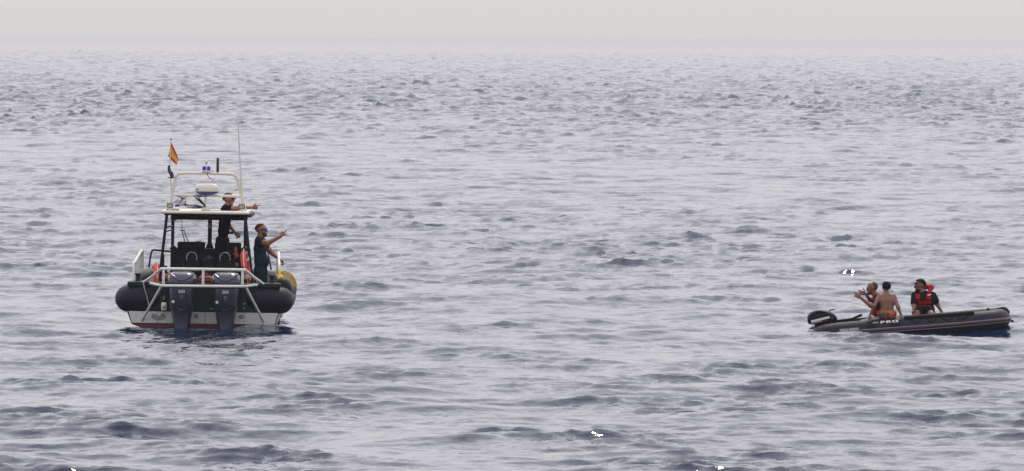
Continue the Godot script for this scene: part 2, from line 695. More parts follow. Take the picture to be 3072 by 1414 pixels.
func _seam() -> ArrayMesh:
	var st := new_st()
	loft(st, [ring_xz(Vector3(0, 0.716, 0), 0.462, 0.578, 3.3, 36), ring_xz(Vector3(0, 0.738, 0), 0.468, 0.588, 3.3, 36)])
	return done(st)

func _disc(r: float) -> ArrayMesh:
	var st := new_st()
	var a := PackedVector3Array()
	var b := PackedVector3Array()
	for k in 16:
		var t := TAU * k / 16
		a.append(Vector3(cos(t) * r, sin(t) * r, 0))
		b.append(Vector3(cos(t) * r * 0.9, sin(t) * r * 0.9, 0.006))
	loft(st, [a, b])
	return done(st)

func rail(parent: Node, called: String, pts: Array, r: float, m: Material) -> MeshInstance3D:
	return put(parent, called, tube_mesh(pts, r, 10), m)

func patrol_boat() -> void:
	var b := thing("patrol_boat", "dark green and white patrol boat with black collar and two grey outboard engines", "boat", boat_xf)
	# hull, in its white topsides and red bottom
	var st := new_st()
	var low := new_st()
	for i in 24:
		var a := hull_ring(7.6 * i / 24.0)
		var c := hull_ring(7.6 * (i + 1) / 24.0)
		for j in a.size() - 1:
			var t: SurfaceTool = low if j in [1, 2, 3, 4] else st
			t.set_smooth_group(j)
			quad(t, a[j], c[j], c[j + 1], a[j + 1])
	var e0 := hull_ring(0.0)
	low.set_smooth_group(-1)
	quad(low, e0[1], e0[2], e0[4], e0[5])
	tri(low, e0[2], e0[3], e0[4])
	put(b, "hull_topsides", done(st), M.hull_white)
	put(b, "hull_bottom", done(low), M.red_paint, "dark red antifouled hull bottom")
	# transom: white panels with a seam between each, green upper structure
	var edges := [-1.30, -0.80, 0.03, 0.72, 1.30]
	for i in 4:
		st = new_st()
		st.set_smooth_group(-1)
		var xa: float = edges[i] + (0.004 if i > 0 else 0.0)
		var xb: float = edges[i + 1] - (0.004 if i < 3 else 0.0)
		var ring := func(s: float) -> PackedVector3Array:
			return PackedVector3Array([v3(xa, 0.283, s), v3(xb, 0.283, s), v3(xb * (0.955 if i == 3 else 1.0), 0.085, s), v3(xa * (0.955 if i == 0 else 1.0), 0.085, s)])
		loft(st, [ring.call(-0.012), ring.call(0.03)], -1)
		put(b, "transom_panel", done(st), M.hull_white)
	st = new_st()
	bbox(st, v3(0, 0.52, 0.12), Vector3(1.84, 0.47, 0.20), 0.015)
	put(b, "transom", done(st), M.green)
	put(b, "transom_ledge", box_mesh(v3(0, 0.772, 0.3), Vector3(1.80, 0.03, 0.56), 0.01), M.dark_green)
	# worn oval smudge and fittings on the white transom
	st = new_st()
	st.set_smooth_group(-1)
	var c0 := v3(-0.775, 0.20, -0.0135)
	for k in 24:
		var t0 := TAU * k / 24
		var t1 := TAU * (k + 1) / 24
		if sin(t0) > 0.55 and absf(cos(t0)) < 0.55:
			continue
		var p0 := c0 + Vector3(cos(t0) * 0.13, sin(t0) * 0.075, 0)
		var p1 := c0 + Vector3(cos(t1) * 0.13, sin(t1) * 0.075, 0)
		tri(st, c0, p1, p0)
	put(b, "worn_patch", done(st), M.stain, "grey oval scuff on the white transom")
	for x in [0.01 - 0.13, 0.665]:
		st = new_st()
		var pts := []
		for k in 13:
			pts.append(v3(x + cos(TAU * k / 12) * 0.03, 0.215 + sin(TAU * k / 12) * 0.026, -0.03))
		tube(st, pts, 0.008, 6, false)
		put(b, "towing_eye", done(st), M.dark_green)
	for p in [[0.715, 0.44], [0.71, 0.36], [0.145, 0.345]]:
		put(b, "drain_fitting", _disc(0.017), M.silver).position = v3(p[0], p[1], 0.0195)
	# inflatable collar round the whole boat
	var pts := curve(collar_points(), 5)
	put(b, "inflatable_collar", tube_mesh(pts, 0.232, 28), M.tube_rubber)
	for k in [-1, 1]:
		put(b, "gunwale_board", box_mesh(v3(1.10 * k, 0.755, 0.42), Vector3(0.46, 0.075, 0.62), 0.012), M.green)
	# deck inside
	st = new_st()
	st.set_smooth_group(-1)
	for i in 12:
		var s0 := 0.42 + 6.3 * i / 12.0
		var s1 := 0.42 + 6.3 * (i + 1) / 12.0
		var w0 := 1.22 * (1.0 - pow(maxf(s0 / 7.6 - 0.35, 0.0) / 0.65, 2.0))
		var w1 := 1.22 * (1.0 - pow(maxf(s1 / 7.6 - 0.35, 0.0) / 0.65, 2.0))
		var y0 := 0.08 + 0.5 * pow(maxf(s0 - 3.2, 0.0) / 3.5, 2.0) * 0.4
		var y1 := 0.08 + 0.5 * pow(maxf(s1 - 3.2, 0.0) / 3.5, 2.0) * 0.4
		quad(st, v3(-w0, y0, s0), v3(-w1, y1, s1), v3(w1, y1, s1), v3(w0, y0, s0))
	put(b, "deck", done(st), M.dark_green)
	# engines
	engine_part(b, -0.358)
	engine_part(b, 0.402)
	# white tubular engine guard
	var g := Node3D.new()
	g.name = "engine_guard"
	b.add_child(g, true)
	rail(g, "top_rail", curve([v3(-1.045, 0.785, 0.12), v3(-0.86, 0.92, -0.40), v3(-0.72, 1.035, -0.80), v3(-0.64, 1.05, -0.85), v3(0.0, 1.052, -0.85), v3(0.68, 1.05, -0.85), v3(0.76, 1.03, -0.80), v3(0.88, 0.915, -0.40), v3(1.03, 0.785, 0.12)], 5), 0.026, M.white)
	rail(g, "lower_rail", curve([v3(-0.92, 0.775, -0.1), v3(-0.70, 0.76, -0.82), v3(-0.60, 0.757, -0.85), v3(0.66, 0.765, -0.85), v3(0.76, 0.77, -0.82), v3(0.93, 0.775, -0.1)], 5), 0.024, M.white)
	for x in [-0.665, 0.02, 0.70]:
		rail(g, "upright", [v3(x, 0.762, -0.85), v3(x, 1.048, -0.85)], 0.024, M.white)
	rail(g, "brace", [v3(-0.70, 0.752, -0.82), v3(-1.06, 0.135, -0.01)], 0.022, M.white)
	rail(g, "brace", [v3(0.755, 0.758, -0.82), v3(1.055, 0.135, -0.01)], 0.022, M.white)
	# hose hanging from the port corner
	put(b, "hose", tube_mesh(curve([v3(-1.05, 0.78, 0.02), v3(-1.02, 0.66, -0.04), v3(-0.975, 0.52, -0.05), v3(-0.95, 0.40, -0.05), v3(-0.945, 0.29, -0.03)]), 0.010, 6), M.grey_cover)
	# side rails of white tube
	for k in [-1, 1]:
		var r := Node3D.new()
		r.name = "side_rail"
		b.add_child(r, true)
		rail(r, "handrail", curve([v3(1.27 * k, 0.79, 1.15), v3(1.275 * k, 1.05, 1.2), v3(1.275 * k, 1.095, 1.28), v3(1.265 * k, 1.10, 1.5), v3(1.245 * k, 1.17, 2.1), v3(1.22 * k, 1.25, 2.85), v3(1.21 * k, 1.26, 3.0), v3(1.205 * k, 1.22, 3.08), v3(1.20 * k, 0.90, 3.1)], 5), 0.026, M.white)
		for s in [1.5, 1.95, 2.4, 2.8]:
			var y := lerpf(1.10, 1.245, clampf((s - 1.5) / 1.4, 0, 1))
			rail(r, "stanchion", [v3(lerpf(1.265, 1.215, (s - 1.5) / 1.5) * k, 0.78, s), v3(lerpf(1.265, 1.215, (s - 1.5) / 1.5) * k, y, s)], 0.022, M.white)
	# bollards
	for k in [-1, 1]:
		st = new_st()
		lathe(st, v3(1.17 * k, 0.79, 0.6), [[0.05, 0.0], [0.05, 0.02], [0.036, 0.03], [0.036, 0.10], [0.058, 0.115], [0.058, 0.135], [0.03, 0.14]], 14)
		put(b, "mooring_bollard", done(st), M.dark_green)
	# ---- wheelhouse
	var h := Node3D.new()
	h.name = "wheelhouse"
	b.add_child(h, true)
	put(h, "console", box_mesh(v3(-0.02, 0.70, 2.95), Vector3(1.34, 1.24, 0.60), 0.03), M.dark)
	put(h, "dash_panel", box_mesh(v3(-0.325, 1.375, 2.75), Vector3(0.49, 0.13, 0.12), 0.02), M.dark)
	put(h, "dash_panel", box_mesh(v3(0.325, 1.37, 2.75), Vector3(0.47, 0.13, 0.12), 0.02), M.dark)
	put(h, "chart", box_mesh(v3(-0.20, 1.448, 2.75), Vector3(0.12, 0.012, 0.08), 0.003, Basis(Vector3.BACK, 0.2)), M.dark)
	put(h, "dash_shoulder", box_mesh(v3(-0.63, 1.30, 2.85), Vector3(0.14, 0.10, 0.3), 0.02, Basis(Vector3.BACK, -0.7)), M.dark_green)
	put(h, "dash_shoulder", box_mesh(v3(0.60, 1.30, 2.85), Vector3(0.14, 0.10, 0.3), 0.02, Basis(Vector3.BACK, 0.7)), M.dark_green)
	# windscreen
	put(h, "windscreen_pane", box_mesh(v3(-0.34, 1.60, 3.08), Vector3(0.60, 0.46, 0.008), 0.002), M.glass)
	put(h, "windscreen_pane", box_mesh(v3(0.305, 1.60, 3.08), Vector3(0.56, 0.46, 0.008), 0.002), M.glass)
	st = new_st()
	bbox(st, v3(-0.01, 1.60, 3.08), Vector3(0.072, 0.46, 0.05), 0.01)
	put(h, "centre_pillar", done(st), M.dark)
	st = new_st()
	loft(st, [ring_xz(v3(-0.01, 1.30, 3.05), 0.17, 0.1, 4.0, 16), ring_xz(v3(-0.01, 1.34, 3.05), 0.14, 0.1, 4.0, 16), ring_xz(v3(-0.01, 1.40, 3.05), 0.085, 0.08, 4.0, 16)])
	put(h, "pillar_foot", done(st), M.dark)
	put(h, "notice", box_mesh(v3(-0.012, 1.72, 3.05), Vector3(0.042, 0.09, 0.003), 0.001), M.grey_cover)
	put(h, "header_beam", box_mesh(v3(-0.02, 1.885, 3.04), Vector3(1.36, 0.125, 0.14), 0.02), M.dark_green)
	put(h, "pillar", box_mesh(v3(-0.67, 1.42, 3.08), Vector3(0.056, 0.92, 0.07), 0.012), M.dark_green)
	put(h, "pillar", box_mesh(v3(0.618, 1.42, 3.08), Vector3(0.056, 0.92, 0.07), 0.012), M.dark_green)
	rail(h, "pillar", [v3(-0.715, 1.965, 1.55), v3(-0.755, 1.56, 1.55), v3(-0.815, 1.0, 1.55), v3(-0.85, 0.09, 1.55)], 0.027, M.dark_green)
	rail(h, "pillar", [v3(0.655, 1.965, 1.55), v3(0.70, 1.56, 1.55), v3(0.78, 0.95, 1.55), v3(0.82, 0.09, 1.55)], 0.03, M.green)
	for y in [1.71, 1.64]:
		rail(h, "rung", [v3(-0.74, y, 1.56), v3(-0.672, y, 3.05)], 0.013, M.dark_green)
	# roof with a hatch over the helm seat
	st = new_st()
	var o := [Vector2(-0.80, 1.38), Vector2(0.72, 1.38), Vector2(0.72, 3.22), Vector2(-0.80, 3.22)]
	var i2 := [Vector2(0.04, 2.0), Vector2(0.52, 2.0), Vector2(0.52, 2.62), Vector2(0.04, 2.62)]
	st.set_smooth_group(-1)
	for k in 4:
		var n := (k + 1) % 4
		for yy in [2.012, 1.962]:
			quad(st, v3(o[k].x, yy, o[k].y), v3(o[n].x, yy, o[n].y), v3(i2[n].x, yy, i2[n].y), v3(i2[k].x, yy, i2[k].y))
		var oa := v3(o[k].x, 2.012, o[k].y)
		var ob := v3(o[n].x, 2.012, o[n].y)
		var dn := Vector3(0, -0.05, 0)
		quad(st, oa, oa + dn, ob + dn, ob)
		var ia := v3(i2[k].x, 2.012, i2[k].y)
		var ib := v3(i2[n].x, 2.012, i2[n].y)
		quad(st, ia, ib, ib + dn, ia + dn)
	put(h, "roof", done(st), M.cream)
	rail(h, "roof_edge", [v3(-0.80, 1.985, 1.36), v3(0.72, 1.985, 1.36)], 0.027, M.cream)
	put(h, "roof_lining", box_mesh(v3(-0.40, 1.945, 2.1), Vector3(0.72, 0.03, 1.35), 0.008), M.dark)
	rail(h, "rolled_awning", [v3(0.742, 1.945, 1.42), v3(0.742, 1.945, 3.1)], 0.04, M.fender_grey)
	put(h, "loudspeaker", _speaker(), M.fender_grey).position = v3(-0.60, 1.885, 1.75)
	# side handrail and locker
	rail(h, "grab_rail", curve([v3(-1.065, 0.98, 2.6), v3(-1.03, 1.22, 2.6), v3(-1.0, 1.28, 2.62), v3(-0.93, 1.285, 2.65), v3(-0.70, 1.26, 2.8)], 5), 0.017, M.green)
	rail(h, "grab_rail", curve([v3(1.02, 1.30, 2.9), v3(1.06, 1.15, 2.7), v3(1.10, 0.98, 2.5)], 5), 0.017, M.green)
	# radar arch on the roof
	var a := Node3D.new()
	a.name = "radar_arch"
	b.add_child(a, true)
	rail(a, "arch_tube", curve([v3(-0.69, 2.012, 1.9), v3(-0.665, 2.17, 1.9), v3(-0.585, 2.56, 1.9), v3(-0.55, 2.63, 1.9), v3(-0.47, 2.663, 1.9), v3(-0.04, 2.667, 1.9), v3(0.38, 2.66, 1.9), v3(0.455, 2.635, 1.9), v3(0.495, 2.57, 1.9), v3(0.607, 2.17, 1.9), v3(0.65, 2.012, 1.9)], 5), 0.027, M.cream)
	rail(a, "cross_bar", [v3(-0.64, 2.277, 1.9), v3(0.575, 2.272, 1.9)], 0.024, M.cream)
	rail(a, "cross_bar_post", [v3(-0.05, 2.012, 1.9), v3(-0.05, 2.262, 1.9)], 0.022, M.cream)
	put(a, "post_foot", box_mesh(v3(-0.04, 2.028, 1.9), Vector3(0.17, 0.03, 0.12), 0.01), M.cream)
	st = new_st()
	lathe(st, v3(-0.032, 2.30, 1.9), [[0.135, 0.0], [0.15, 0.01], [0.19, 0.025], [0.21, 0.05]], 30)
	var rd := Node3D.new()
	rd.name = "radar_dome"
	a.add_child(rd, true)
	put(rd, "base", done(st), M.navy_blue)
	st = new_st()
	lathe(st, v3(-0.032, 2.30, 1.9), [[0.212, 0.052], [0.213, 0.10], [0.205, 0.135], [0.185, 0.165], [0.14, 0.18], [0.05, 0.185]], 30)
	put(rd, "cover", done(st), M.cream)
	for x in [-0.195, 0.125]:
		put(rd, "marking", box_mesh(v3(x, 2.385, 1.9 - 0.135), Vector3(0.055, 0.026, 0.006), 0.001, Basis(Vector3.UP, -0.9 if x < 0 else 0.9)), M.navy_blue)
	var bc := Node3D.new()
	bc.name = "beacon_light"
	a.add_child(bc, true)
	put(bc, "mount", box_mesh(v3(-0.045, 2.70, 1.9), Vector3(0.16, 0.035, 0.10), 0.01), M.cream)
	for x in [-0.085, -0.003]:
		put(bc, "lens", box_mesh(v3(x, 2.755, 1.9), Vector3(0.062, 0.078, 0.09), 0.015), M.blue)
	put(bc, "divider", box_mesh(v3(-0.044, 2.752, 1.9), Vector3(0.024, 0.082, 0.085), 0.006), M.white)
	rail(bc, "stem", [v3(-0.048, 2.79, 1.9), v3(-0.05, 2.86, 1.9)], 0.012, M.cream)
	st = new_st()
	lathe(st, v3(-0.05, 2.845, 1.9), [[0.02, 0.0], [0.028, 0.008], [0.028, 0.042], [0.015, 0.05]], 14)
	put(bc, "masthead_lamp", done(st), M.cream)
	st = new_st()
	lathe(st, v3(0.153, 2.675, 1.9), [[0.018, 0.0], [0.018, 0.03], [0.024, 0.035], [0.024, 0.26], [0.012, 0.268]], 14)
	put(a, "stub_antenna", done(st), M.fender_grey)
	rail(a, "antenna_clamp", [v3(0.51, 2.565, 1.9), v3(0.57, 2.565, 1.9)], 0.016, M.cream)
	put(a, "whip_antenna", tube_mesh([v3(0.60, 2.10, 1.9), v3(0.575, 2.4, 1.9), v3(0.562, 2.60, 1.9), v3(0.53, 3.1, 1.9), v3(0.491, 3.71, 1.9)], [0.018, 0.018, 0.016, 0.014, 0.011], 8), M.cream)
	put(a, "flag_staff", tube_mesh([v3(-0.655, 2.35, 1.9), v3(-0.692, 2.79, 1.9), v3(-0.676, 3.25, 1.9)], [0.012, 0.011, 0.009], 8), M.white)
	st = new_st()
	lathe(st, v3(-0.676, 3.245, 1.9), [[0.005, 0.0], [0.016, 0.008], [0.016, 0.022], [0.006, 0.03]], 10)
	put(a, "staff_knob", done(st), M.black_rubber)
	st = new_st()
	tube(st, curve([v3(-0.705, 2.79, 1.88), v3(-0.695, 2.70, 1.87), v3(-0.66, 2.655, 1.86), v3(-0.645, 2.60, 1.86)]), [0.018, 0.022, 0.026, 0.028, 0.03, 0.03, 0.03, 0.032, 0.035, 0.036, 0.036, 0.036, 0.036, 0.036, 0.036, 0.036, 0.036, 0.034, 0.03], 10)
	put(a, "horn", done(st), M.fender_grey)
	rail(a, "horn_bracket", [v3(-0.72, 2.585, 1.88), v3(-0.60, 2.58, 1.9)], 0.008, M.black_rubber)
	# floodlights
	for x in [-0.665, 0.60]:
		var f := Node3D.new()
		f.name = "floodlight"
		f.position = v3(x, 2.10, 1.5)
		b.add_child(f, true)
		put(f, "housing", box_mesh(Vector3.ZERO, Vector3(0.105, 0.09, 0.06), 0.01), M.black_rubber)
		put(f, "lens", box_mesh(Vector3(0, 0, 0.031), Vector3(0.085, 0.07, 0.008), 0.002), M.lamp_glass)
		put(f, "bracket", box_mesh(Vector3(0, -0.065, 0), Vector3(0.05, 0.05, 0.04), 0.006), M.cream)
	put(b, "roof_box", box_mesh(v3(-0.545, 2.065, 1.8), Vector3(0.075, 0.105, 0.08), 0.01), M.navy_blue)
	put(b, "roof_pad", box_mesh(v3(-0.62, 2.045, 1.72), Vector3(0.26, 0.06, 0.2), 0.025), M.cream)
	# black cables looping under the radar
	for k in 5:
		var dx := 0.045 * k
		var cable := curve([v3(-0.56 + dx, 2.26, 1.86), v3(-0.40 - 0.03 * k, 2.20 - 0.022 * k, 1.84 - 0.01 * k), v3(-0.40 + dx, 2.085 + 0.006 * k, 1.82), v3(-0.20, 2.055 + 0.012 * k, 1.84), v3(-0.06, 2.10 - 0.005 * k, 1.86), v3(-0.16 - 0.02 * k, 2.24, 1.86), v3(0.0 - 0.06 * k, 2.27, 1.85)], 6)
		put(a, "cable", tube_mesh(cable, 0.0055, 5), M.black_rubber)
	put(a, "cable", tube_mesh(curve([v3(-0.04, 2.68, 1.87), v3(0.0, 2.60, 1.87), v3(0.07, 2.565, 1.87), v3(0.10, 2.575, 1.87)]), 0.006, 5), M.black_rubber)
	# seats with silver hoops
	for x in [-0.272, 0.314]:
		var t := Node3D.new()
		t.name = "seat"
		t.position = v3(x, 0.08, 1.62)
		b.add_child(t, true)
		put(t, "pedestal", box_mesh(Vector3(0, 0.22, -0.18), Vector3(0.34, 0.44, 0.40), 0.03), M.dark)
		put(t, "cushion", box_mesh(Vector3(0, 0.49, -0.18), Vector3(0.40, 0.12, 0.42), 0.04), M.black_rubber)
		put(t, "backrest", box_mesh(Vector3(0, 0.78, 0.03), Vector3(0.37, 0.56, 0.10), 0.04), M.dark)
		put(t, "hoop", tube_mesh(curve([Vector3(-0.085, 1.06, 0.03), Vector3(-0.085, 1.13, 0.03), Vector3(-0.055, 1.185, 0.03), Vector3(0, 1.203, 0.03), Vector3(0.055, 1.185, 0.03), Vector3(0.085, 1.13, 0.03), Vector3(0.085, 1.06, 0.03)], 4), 0.012, 8), M.silver)
		put(t, "headrest", box_mesh(Vector3(0, 1.10, 0.03), Vector3(0.12, 0.12, 0.05), 0.02), M.black_rubber)
	put(b, "lean_post", box_mesh(v3(0.02, 0.66, 1.55), Vector3(0.22, 1.14, 0.2), 0.06), M.dark)
	# small fittings on the console
	st = new_st()
	tube(st, [v3(0.467, 1.175, 2.6), v3(0.467, 1.34, 2.6)], [0.022, 0.026], 10)
	tube(st, [v3(0.435, 1.235, 2.6), v3(0.50, 1.225, 2.6)], 0.018, 8)
	put(b, "signal_torch", done(st), M.orange, "orange hand torch clipped to the console")
	put(b, "console_label", box_mesh(v3(0.451, 1.047, 2.62), Vector3(0.115, 0.052, 0.006), 0.002), M.white)
	put(b, "console_label_print", box_mesh(v3(0.472, 1.045, 2.612), Vector3(0.05, 0.032, 0.004), 0.001), M.stain)
	put(b, "console_handle", box_mesh(v3(0.505, 1.20, 2.62), Vector3(0.025, 0.02, 0.02), 0.004), M.white)
	# step locker under the hatch
	put(b, "step_locker", box_mesh(v3(0.28, 0.32, 2.36), Vector3(0.52, 0.48, 0.44), 0.02), M.dark)
	# lockers and covers along the sides
	st = new_st()
	tube(st, curve([v3(-1.17, 0.84, 2.3), v3(-1.12, 0.87, 2.0), v3(-1.04, 0.92, 1.7)]), [0.05, 0.07, 0.085, 0.09, 0.095, 0.1, 0.1, 0.1, 0.1, 0.1, 0.095, 0.09, 0.08], 14)
	put(b, "side_cover", done(st), M.grey_cover, "pale grey rolled cover on the port side deck")
	put(b, "deck_locker", box_mesh(v3(1.11, 0.52, 2.5), Vector3(0.16, 0.86, 0.6), 0.02), M.grey_cover)
	put(b, "deck_locker", box_mesh(v3(1.0, 0.50, 2.75), Vector3(0.14, 0.90, 0.4), 0.02), M.dark)
	put(b, "side_locker", box_mesh(v3(-0.88, 0.55, 2.9), Vector3(0.26, 0.92, 0.3), 0.02), M.green)
	put(b, "door_post", box_mesh(v3(-0.83, 1.10, 2.9), Vector3(0.05, 0.22, 0.05), 0.01), M.green)
	# slim mast frame on the foredeck
	var am := Node3D.new()
	am.name = "bow_frame"
	b.add_child(am, true)
	rail(am, "frame_leg", [v3(-0.50, 0.60, 5.0), v3(-0.52, 1.375, 5.0), v3(-0.585, 1.59, 5.0)], 0.011, M.dark_green)
	rail(am, "frame_leg", [v3(-0.44, 0.60, 5.0), v3(-0.46, 1.375, 5.0), v3(-0.55, 1.59, 5.0)], 0.011, M.dark_green)
	rail(am, "frame_top", [v3(-0.605, 1.59, 5.0), v3(-0.535, 1.59, 5.0)], 0.013, M.dark_green)
	rail(am, "frame_rod", [v3(-0.575, 1.60, 5.0), v3(-0.595, 1.95, 5.0)], 0.006, M.dark_green)

func _speaker() -> ArrayMesh:
	var st := new_st()
	var rings := []
	for p in [[0.02, -0.06], [0.03, -0.03], [0.05, 0.01], [0.06, 0.05], [0.05, 0.055]]:
		var r := PackedVector3Array()
		for k in 18:
			r.append(Vector3(cos(TAU * k / 18) * p[0], sin(TAU * k / 18) * p[0], p[1]))
		rings.append(r)
	loft(st, rings)
	return done(st)

# ------------------------------------------------------------------ the rubber dinghy (bow at +x, near side at +z)
func dinghy_path(x: float) -> float:
	# height of the tube's centre line
	return 0.065 + 0.075 * x + 0.012 * x * x * x * 0.6

func dinghy() -> void:
	var d := thing("rubber_dinghy", "small black inflatable dinghy with its bow raised and a dark outboard engine", "dinghy", Transform3D(Basis.IDENTITY, dinghy_at + Vector3(0, 0, -0.72)))
	var near := []
	var rad := []
	for p in [[-1.80, 0.05, 0.52, -0.05], [-1.70, 0.10, 0.52, -0.03], [-1.58, 0.145, 0.52, -0.01], [-1.42, 0.18, 0.52, 0.0], [-1.2, 0.19, 0.52, 0.0], [-0.8, 0.19, 0.52, 0.0], [-0.4, 0.19, 0.52, 0.0], [0.0, 0.19, 0.52, 0.0], [0.4, 0.19, 0.52, 0.0], [0.8, 0.19, 0.515, 0.0], [1.15, 0.19, 0.50, 0.0], [1.38, 0.187, 0.455, 0.0], [1.55, 0.182, 0.36, 0.0], [1.635, 0.178, 0.20, 0.0], [1.655, 0.175, 0.0, 0.0]]:
		near.append(Vector3(p[0], dinghy_path(p[0]) + p[3], p[2]))
		rad.append(p[1])
	var path := near.duplicate()
	var rr := rad.duplicate()
	for i in range(near.size() - 2, -1, -1):
		path.append(Vector3(near[i].x, near[i].y, -near[i].z))
		rr.append(rad[i])
	var fine := curve(path, 4)
	var fr := []
	for i in rr.size() - 1:
		for k in 4:
			fr.append(lerpf(rr[i], rr[i + 1], k / 4.0))
	fr.append(rr[rr.size() - 1])
	put(d, "inflatable_tube", tube_mesh(fine, fr, 28), M.dinghy_rubber)
	# rubbing strake: a dark band between two pale lines
	var band := []
	var up := []
	var dn := []
	for i in range(8, fine.size() - 8):
		var dirv: Vector3 = (fine[mini(i + 1, fine.size() - 1)] - fine[maxi(i - 1, 0)]).normalized()
		var out := Vector3.UP.cross(dirv).normalized()
		if out.dot(fine[i] - Vector3(0.3, 0, 0)) < 0 :
			out = -out
		band.append(fine[i] + out * (fr[i] - 0.014))
		up.append(fine[i] + out * (fr[i] - 0.001) + Vector3(0, 0.032, 0))
		dn.append(fine[i] + out * (fr[i] - 0.001) + Vector3(0, -0.032, 0))
	put(d, "rubbing_strake", tube_mesh(band, 0.033, 10), M.strake_dark)
	put(d, "strake_line", tube_mesh(up, 0.0075, 6), M.strake_line)
	put(d, "strake_line", tube_mesh(dn, 0.0075, 6), M.strake_line)
	# floor, keel and transom
	var st := new_st()
	var rings := []
	for p in [[-1.35, 0.40, -0.10], [-0.5, 0.42, -0.10], [0.5, 0.42, -0.06], [1.2, 0.34, 0.02], [1.5, 0.16, 0.09]]:
		var y: float = p[2]
		rings.append(PackedVector3Array([Vector3(p[0], y + 0.06, -p[1]), Vector3(p[0], y + 0.06, p[1]), Vector3(p[0], y, p[1]), Vector3(p[0], y - 0.14, 0), Vector3(p[0], y, -p[1])]))
	loft(st, rings, -1)
	put(d, "floor", done(st), M.black_rubber)
	put(d, "transom_board", box_mesh(Vector3(-1.30, 0.06, 0), Vector3(0.05, 0.34, 0.74), 0.01), M.dark)
	put(d, "thwart", box_mesh(Vector3(-0.50, 0.055, 0.0), Vector3(0.24, 0.03, 0.80), 0.01), M.dark)
	# padded strip on the tube with a swagged grab line under it
	var strip := []
	for k in 13:
		var x := -0.02 + 1.15 * k / 12.0
		strip.append(Vector3(x, dinghy_path(x) + 0.178, 0.60))
	put(d, "padded_strip", tube_mesh(strip, 0.042, 10), M.black_rubber)
	for k in 4:
		var xa := 0.02 + 0.27 * k
		var sw := []
		for q in 11:
			var x := xa + 0.27 * q / 10.0
			var ang := deg_to_rad(62.0 - 34.0 * sin(PI * q / 10.0))
			sw.append(Vector3(x, dinghy_path(x) + sin(ang) * 0.198, 0.52 + cos(ang) * 0.198))
		put(d, "grab_line", tube_mesh(sw, 0.009, 6), M.black_rubber)
	# far side strip
	var far := []
	for k in 9:
		var x := -1.1 + 0.75 * k / 8.0
		far.append(Vector3(x, dinghy_path(x) + 0.17, -0.44))
	put(d, "padded_strip", tube_mesh(far, 0.035, 10), M.black_rubber)
	# oval handle patches
	for x in [-1.50, -0.62, -0.21]:
		var pm := new_st()
		pm.set_smooth_group(0)
		var rows := []
		for i in 6:
			var row := []
			for j in 17:
				var a := TAU * j / 16
				var q := i / 5.0
				var xx: float = x + cos(a) * q * 0.11
				var ang := deg_to_rad(26.0) + sin(a) * q * 0.22
				var rq := (0.155 + (xx + 1.58) * 0.19 if xx < -1.4 else 0.193) + 0.008 * (1.0 - pow(q, 4.0))
				row.append(Vector3(xx, dinghy_path(xx) + sin(ang) * rq, 0.52 + cos(ang) * rq))
			rows.append(row)
		for i in 5:
			for j in 16:
				quad(pm, rows[i][j], rows[i][j + 1], rows[i + 1][j + 1], rows[i + 1][j])
		put(d, "handle_patch", done(pm), M.black_rubber)
	# maker's lettering and pale printed panels
	var lx := Basis(Vector3.BACK, deg_to_rad(4.6)) * Basis(Vector3.RIGHT, deg_to_rad(-42))
	text(d, "lettering", "PRO", Vector3(-0.315, dinghy_path(-0.315) + 0.137, 0.52 + 0.139), 0.052, M.decal, lx.scaled_local(Vector3(2.3, 1, 1)))
	for q in [[-1.10, 0.15], [-0.93, 0.17], [-0.55, 0.10]]:
		var x: float = q[0]
		var ang := deg_to_rad(16.0 if x < -0.7 else 46.0)
		put(d, "printed_panel", box_mesh(Vector3(x, dinghy_path(x) + sin(ang) * 0.191, 0.52 + cos(ang) * 0.191), Vector3(q[1], 0.055 if x < -0.7 else 0.03, 0.006), 0.002, Basis(Vector3.BACK, deg_to_rad(4.6)) * Basis(Vector3.RIGHT, -ang)), M.decal_dim)
	# bow fittings
	put(d, "bow_handle", tube_mesh(curve([Vector3(1.60, dinghy_path(1.6) + 0.165, 0.12), Vector3(1.70, dinghy_path(1.6) + 0.185, 0.10), Vector3(1.755, dinghy_path(1.6) + 0.16, 0.06), Vector3(1.79, dinghy_path(1.6) + 0.12, 0.04)]), 0.034, 10), M.black_rubber)
	put(d, "valve", tube_mesh([Vector3(1.42, dinghy_path(1.42) + 0.18, 0.40), Vector3(1.42, dinghy_path(1.42) + 0.20, 0.40)], 0.03, 10), M.black_rubber)
	put(d, "tow_ring", tube_mesh([Vector3(1.82, dinghy_path(1.65) - 0.03, 0.0), Vector3(1.88, dinghy_path(1.65) - 0.045, 0.0)], 0.018, 8), M.black_rubber)
	# outboard engine
	var e := Node3D.new()
	e.name = "outboard_engine"
	d.add_child(e, true)
	st = new_st()
	rings = []
	for p in [[-1.715, 0.15, 0.235, 0.12], [-1.70, 0.115, 0.27, 0.20], [-1.66, 0.10, 0.315, 0.25], [-1.58, 0.095, 0.348, 0.28], [-1.48, 0.095, 0.36, 0.29], [-1.38, 0.10, 0.348, 0.28], [-1.30, 0.105, 0.315, 0.26], [-1.24, 0.11, 0.28, 0.23], [-1.205, 0.125, 0.24, 0.18], [-1.19, 0.14, 0.20, 0.10]]:
		var rg := PackedVector3Array()
		for k in 24:
			var a := TAU * k / 24
			rg.append(Vector3(p[0], (p[1] + p[2]) * 0.5 + signf(sin(a)) * pow(absf(sin(a)), 0.75) * (p[2] - p[1]) * 0.5, signf(cos(a)) * pow(absf(cos(a)), 0.7) * p[3] * 0.5))
		rings.append(rg)
	loft(st, rings)
	put(e, "cowling", done(st), M.tube_rubber)
	st = new_st()
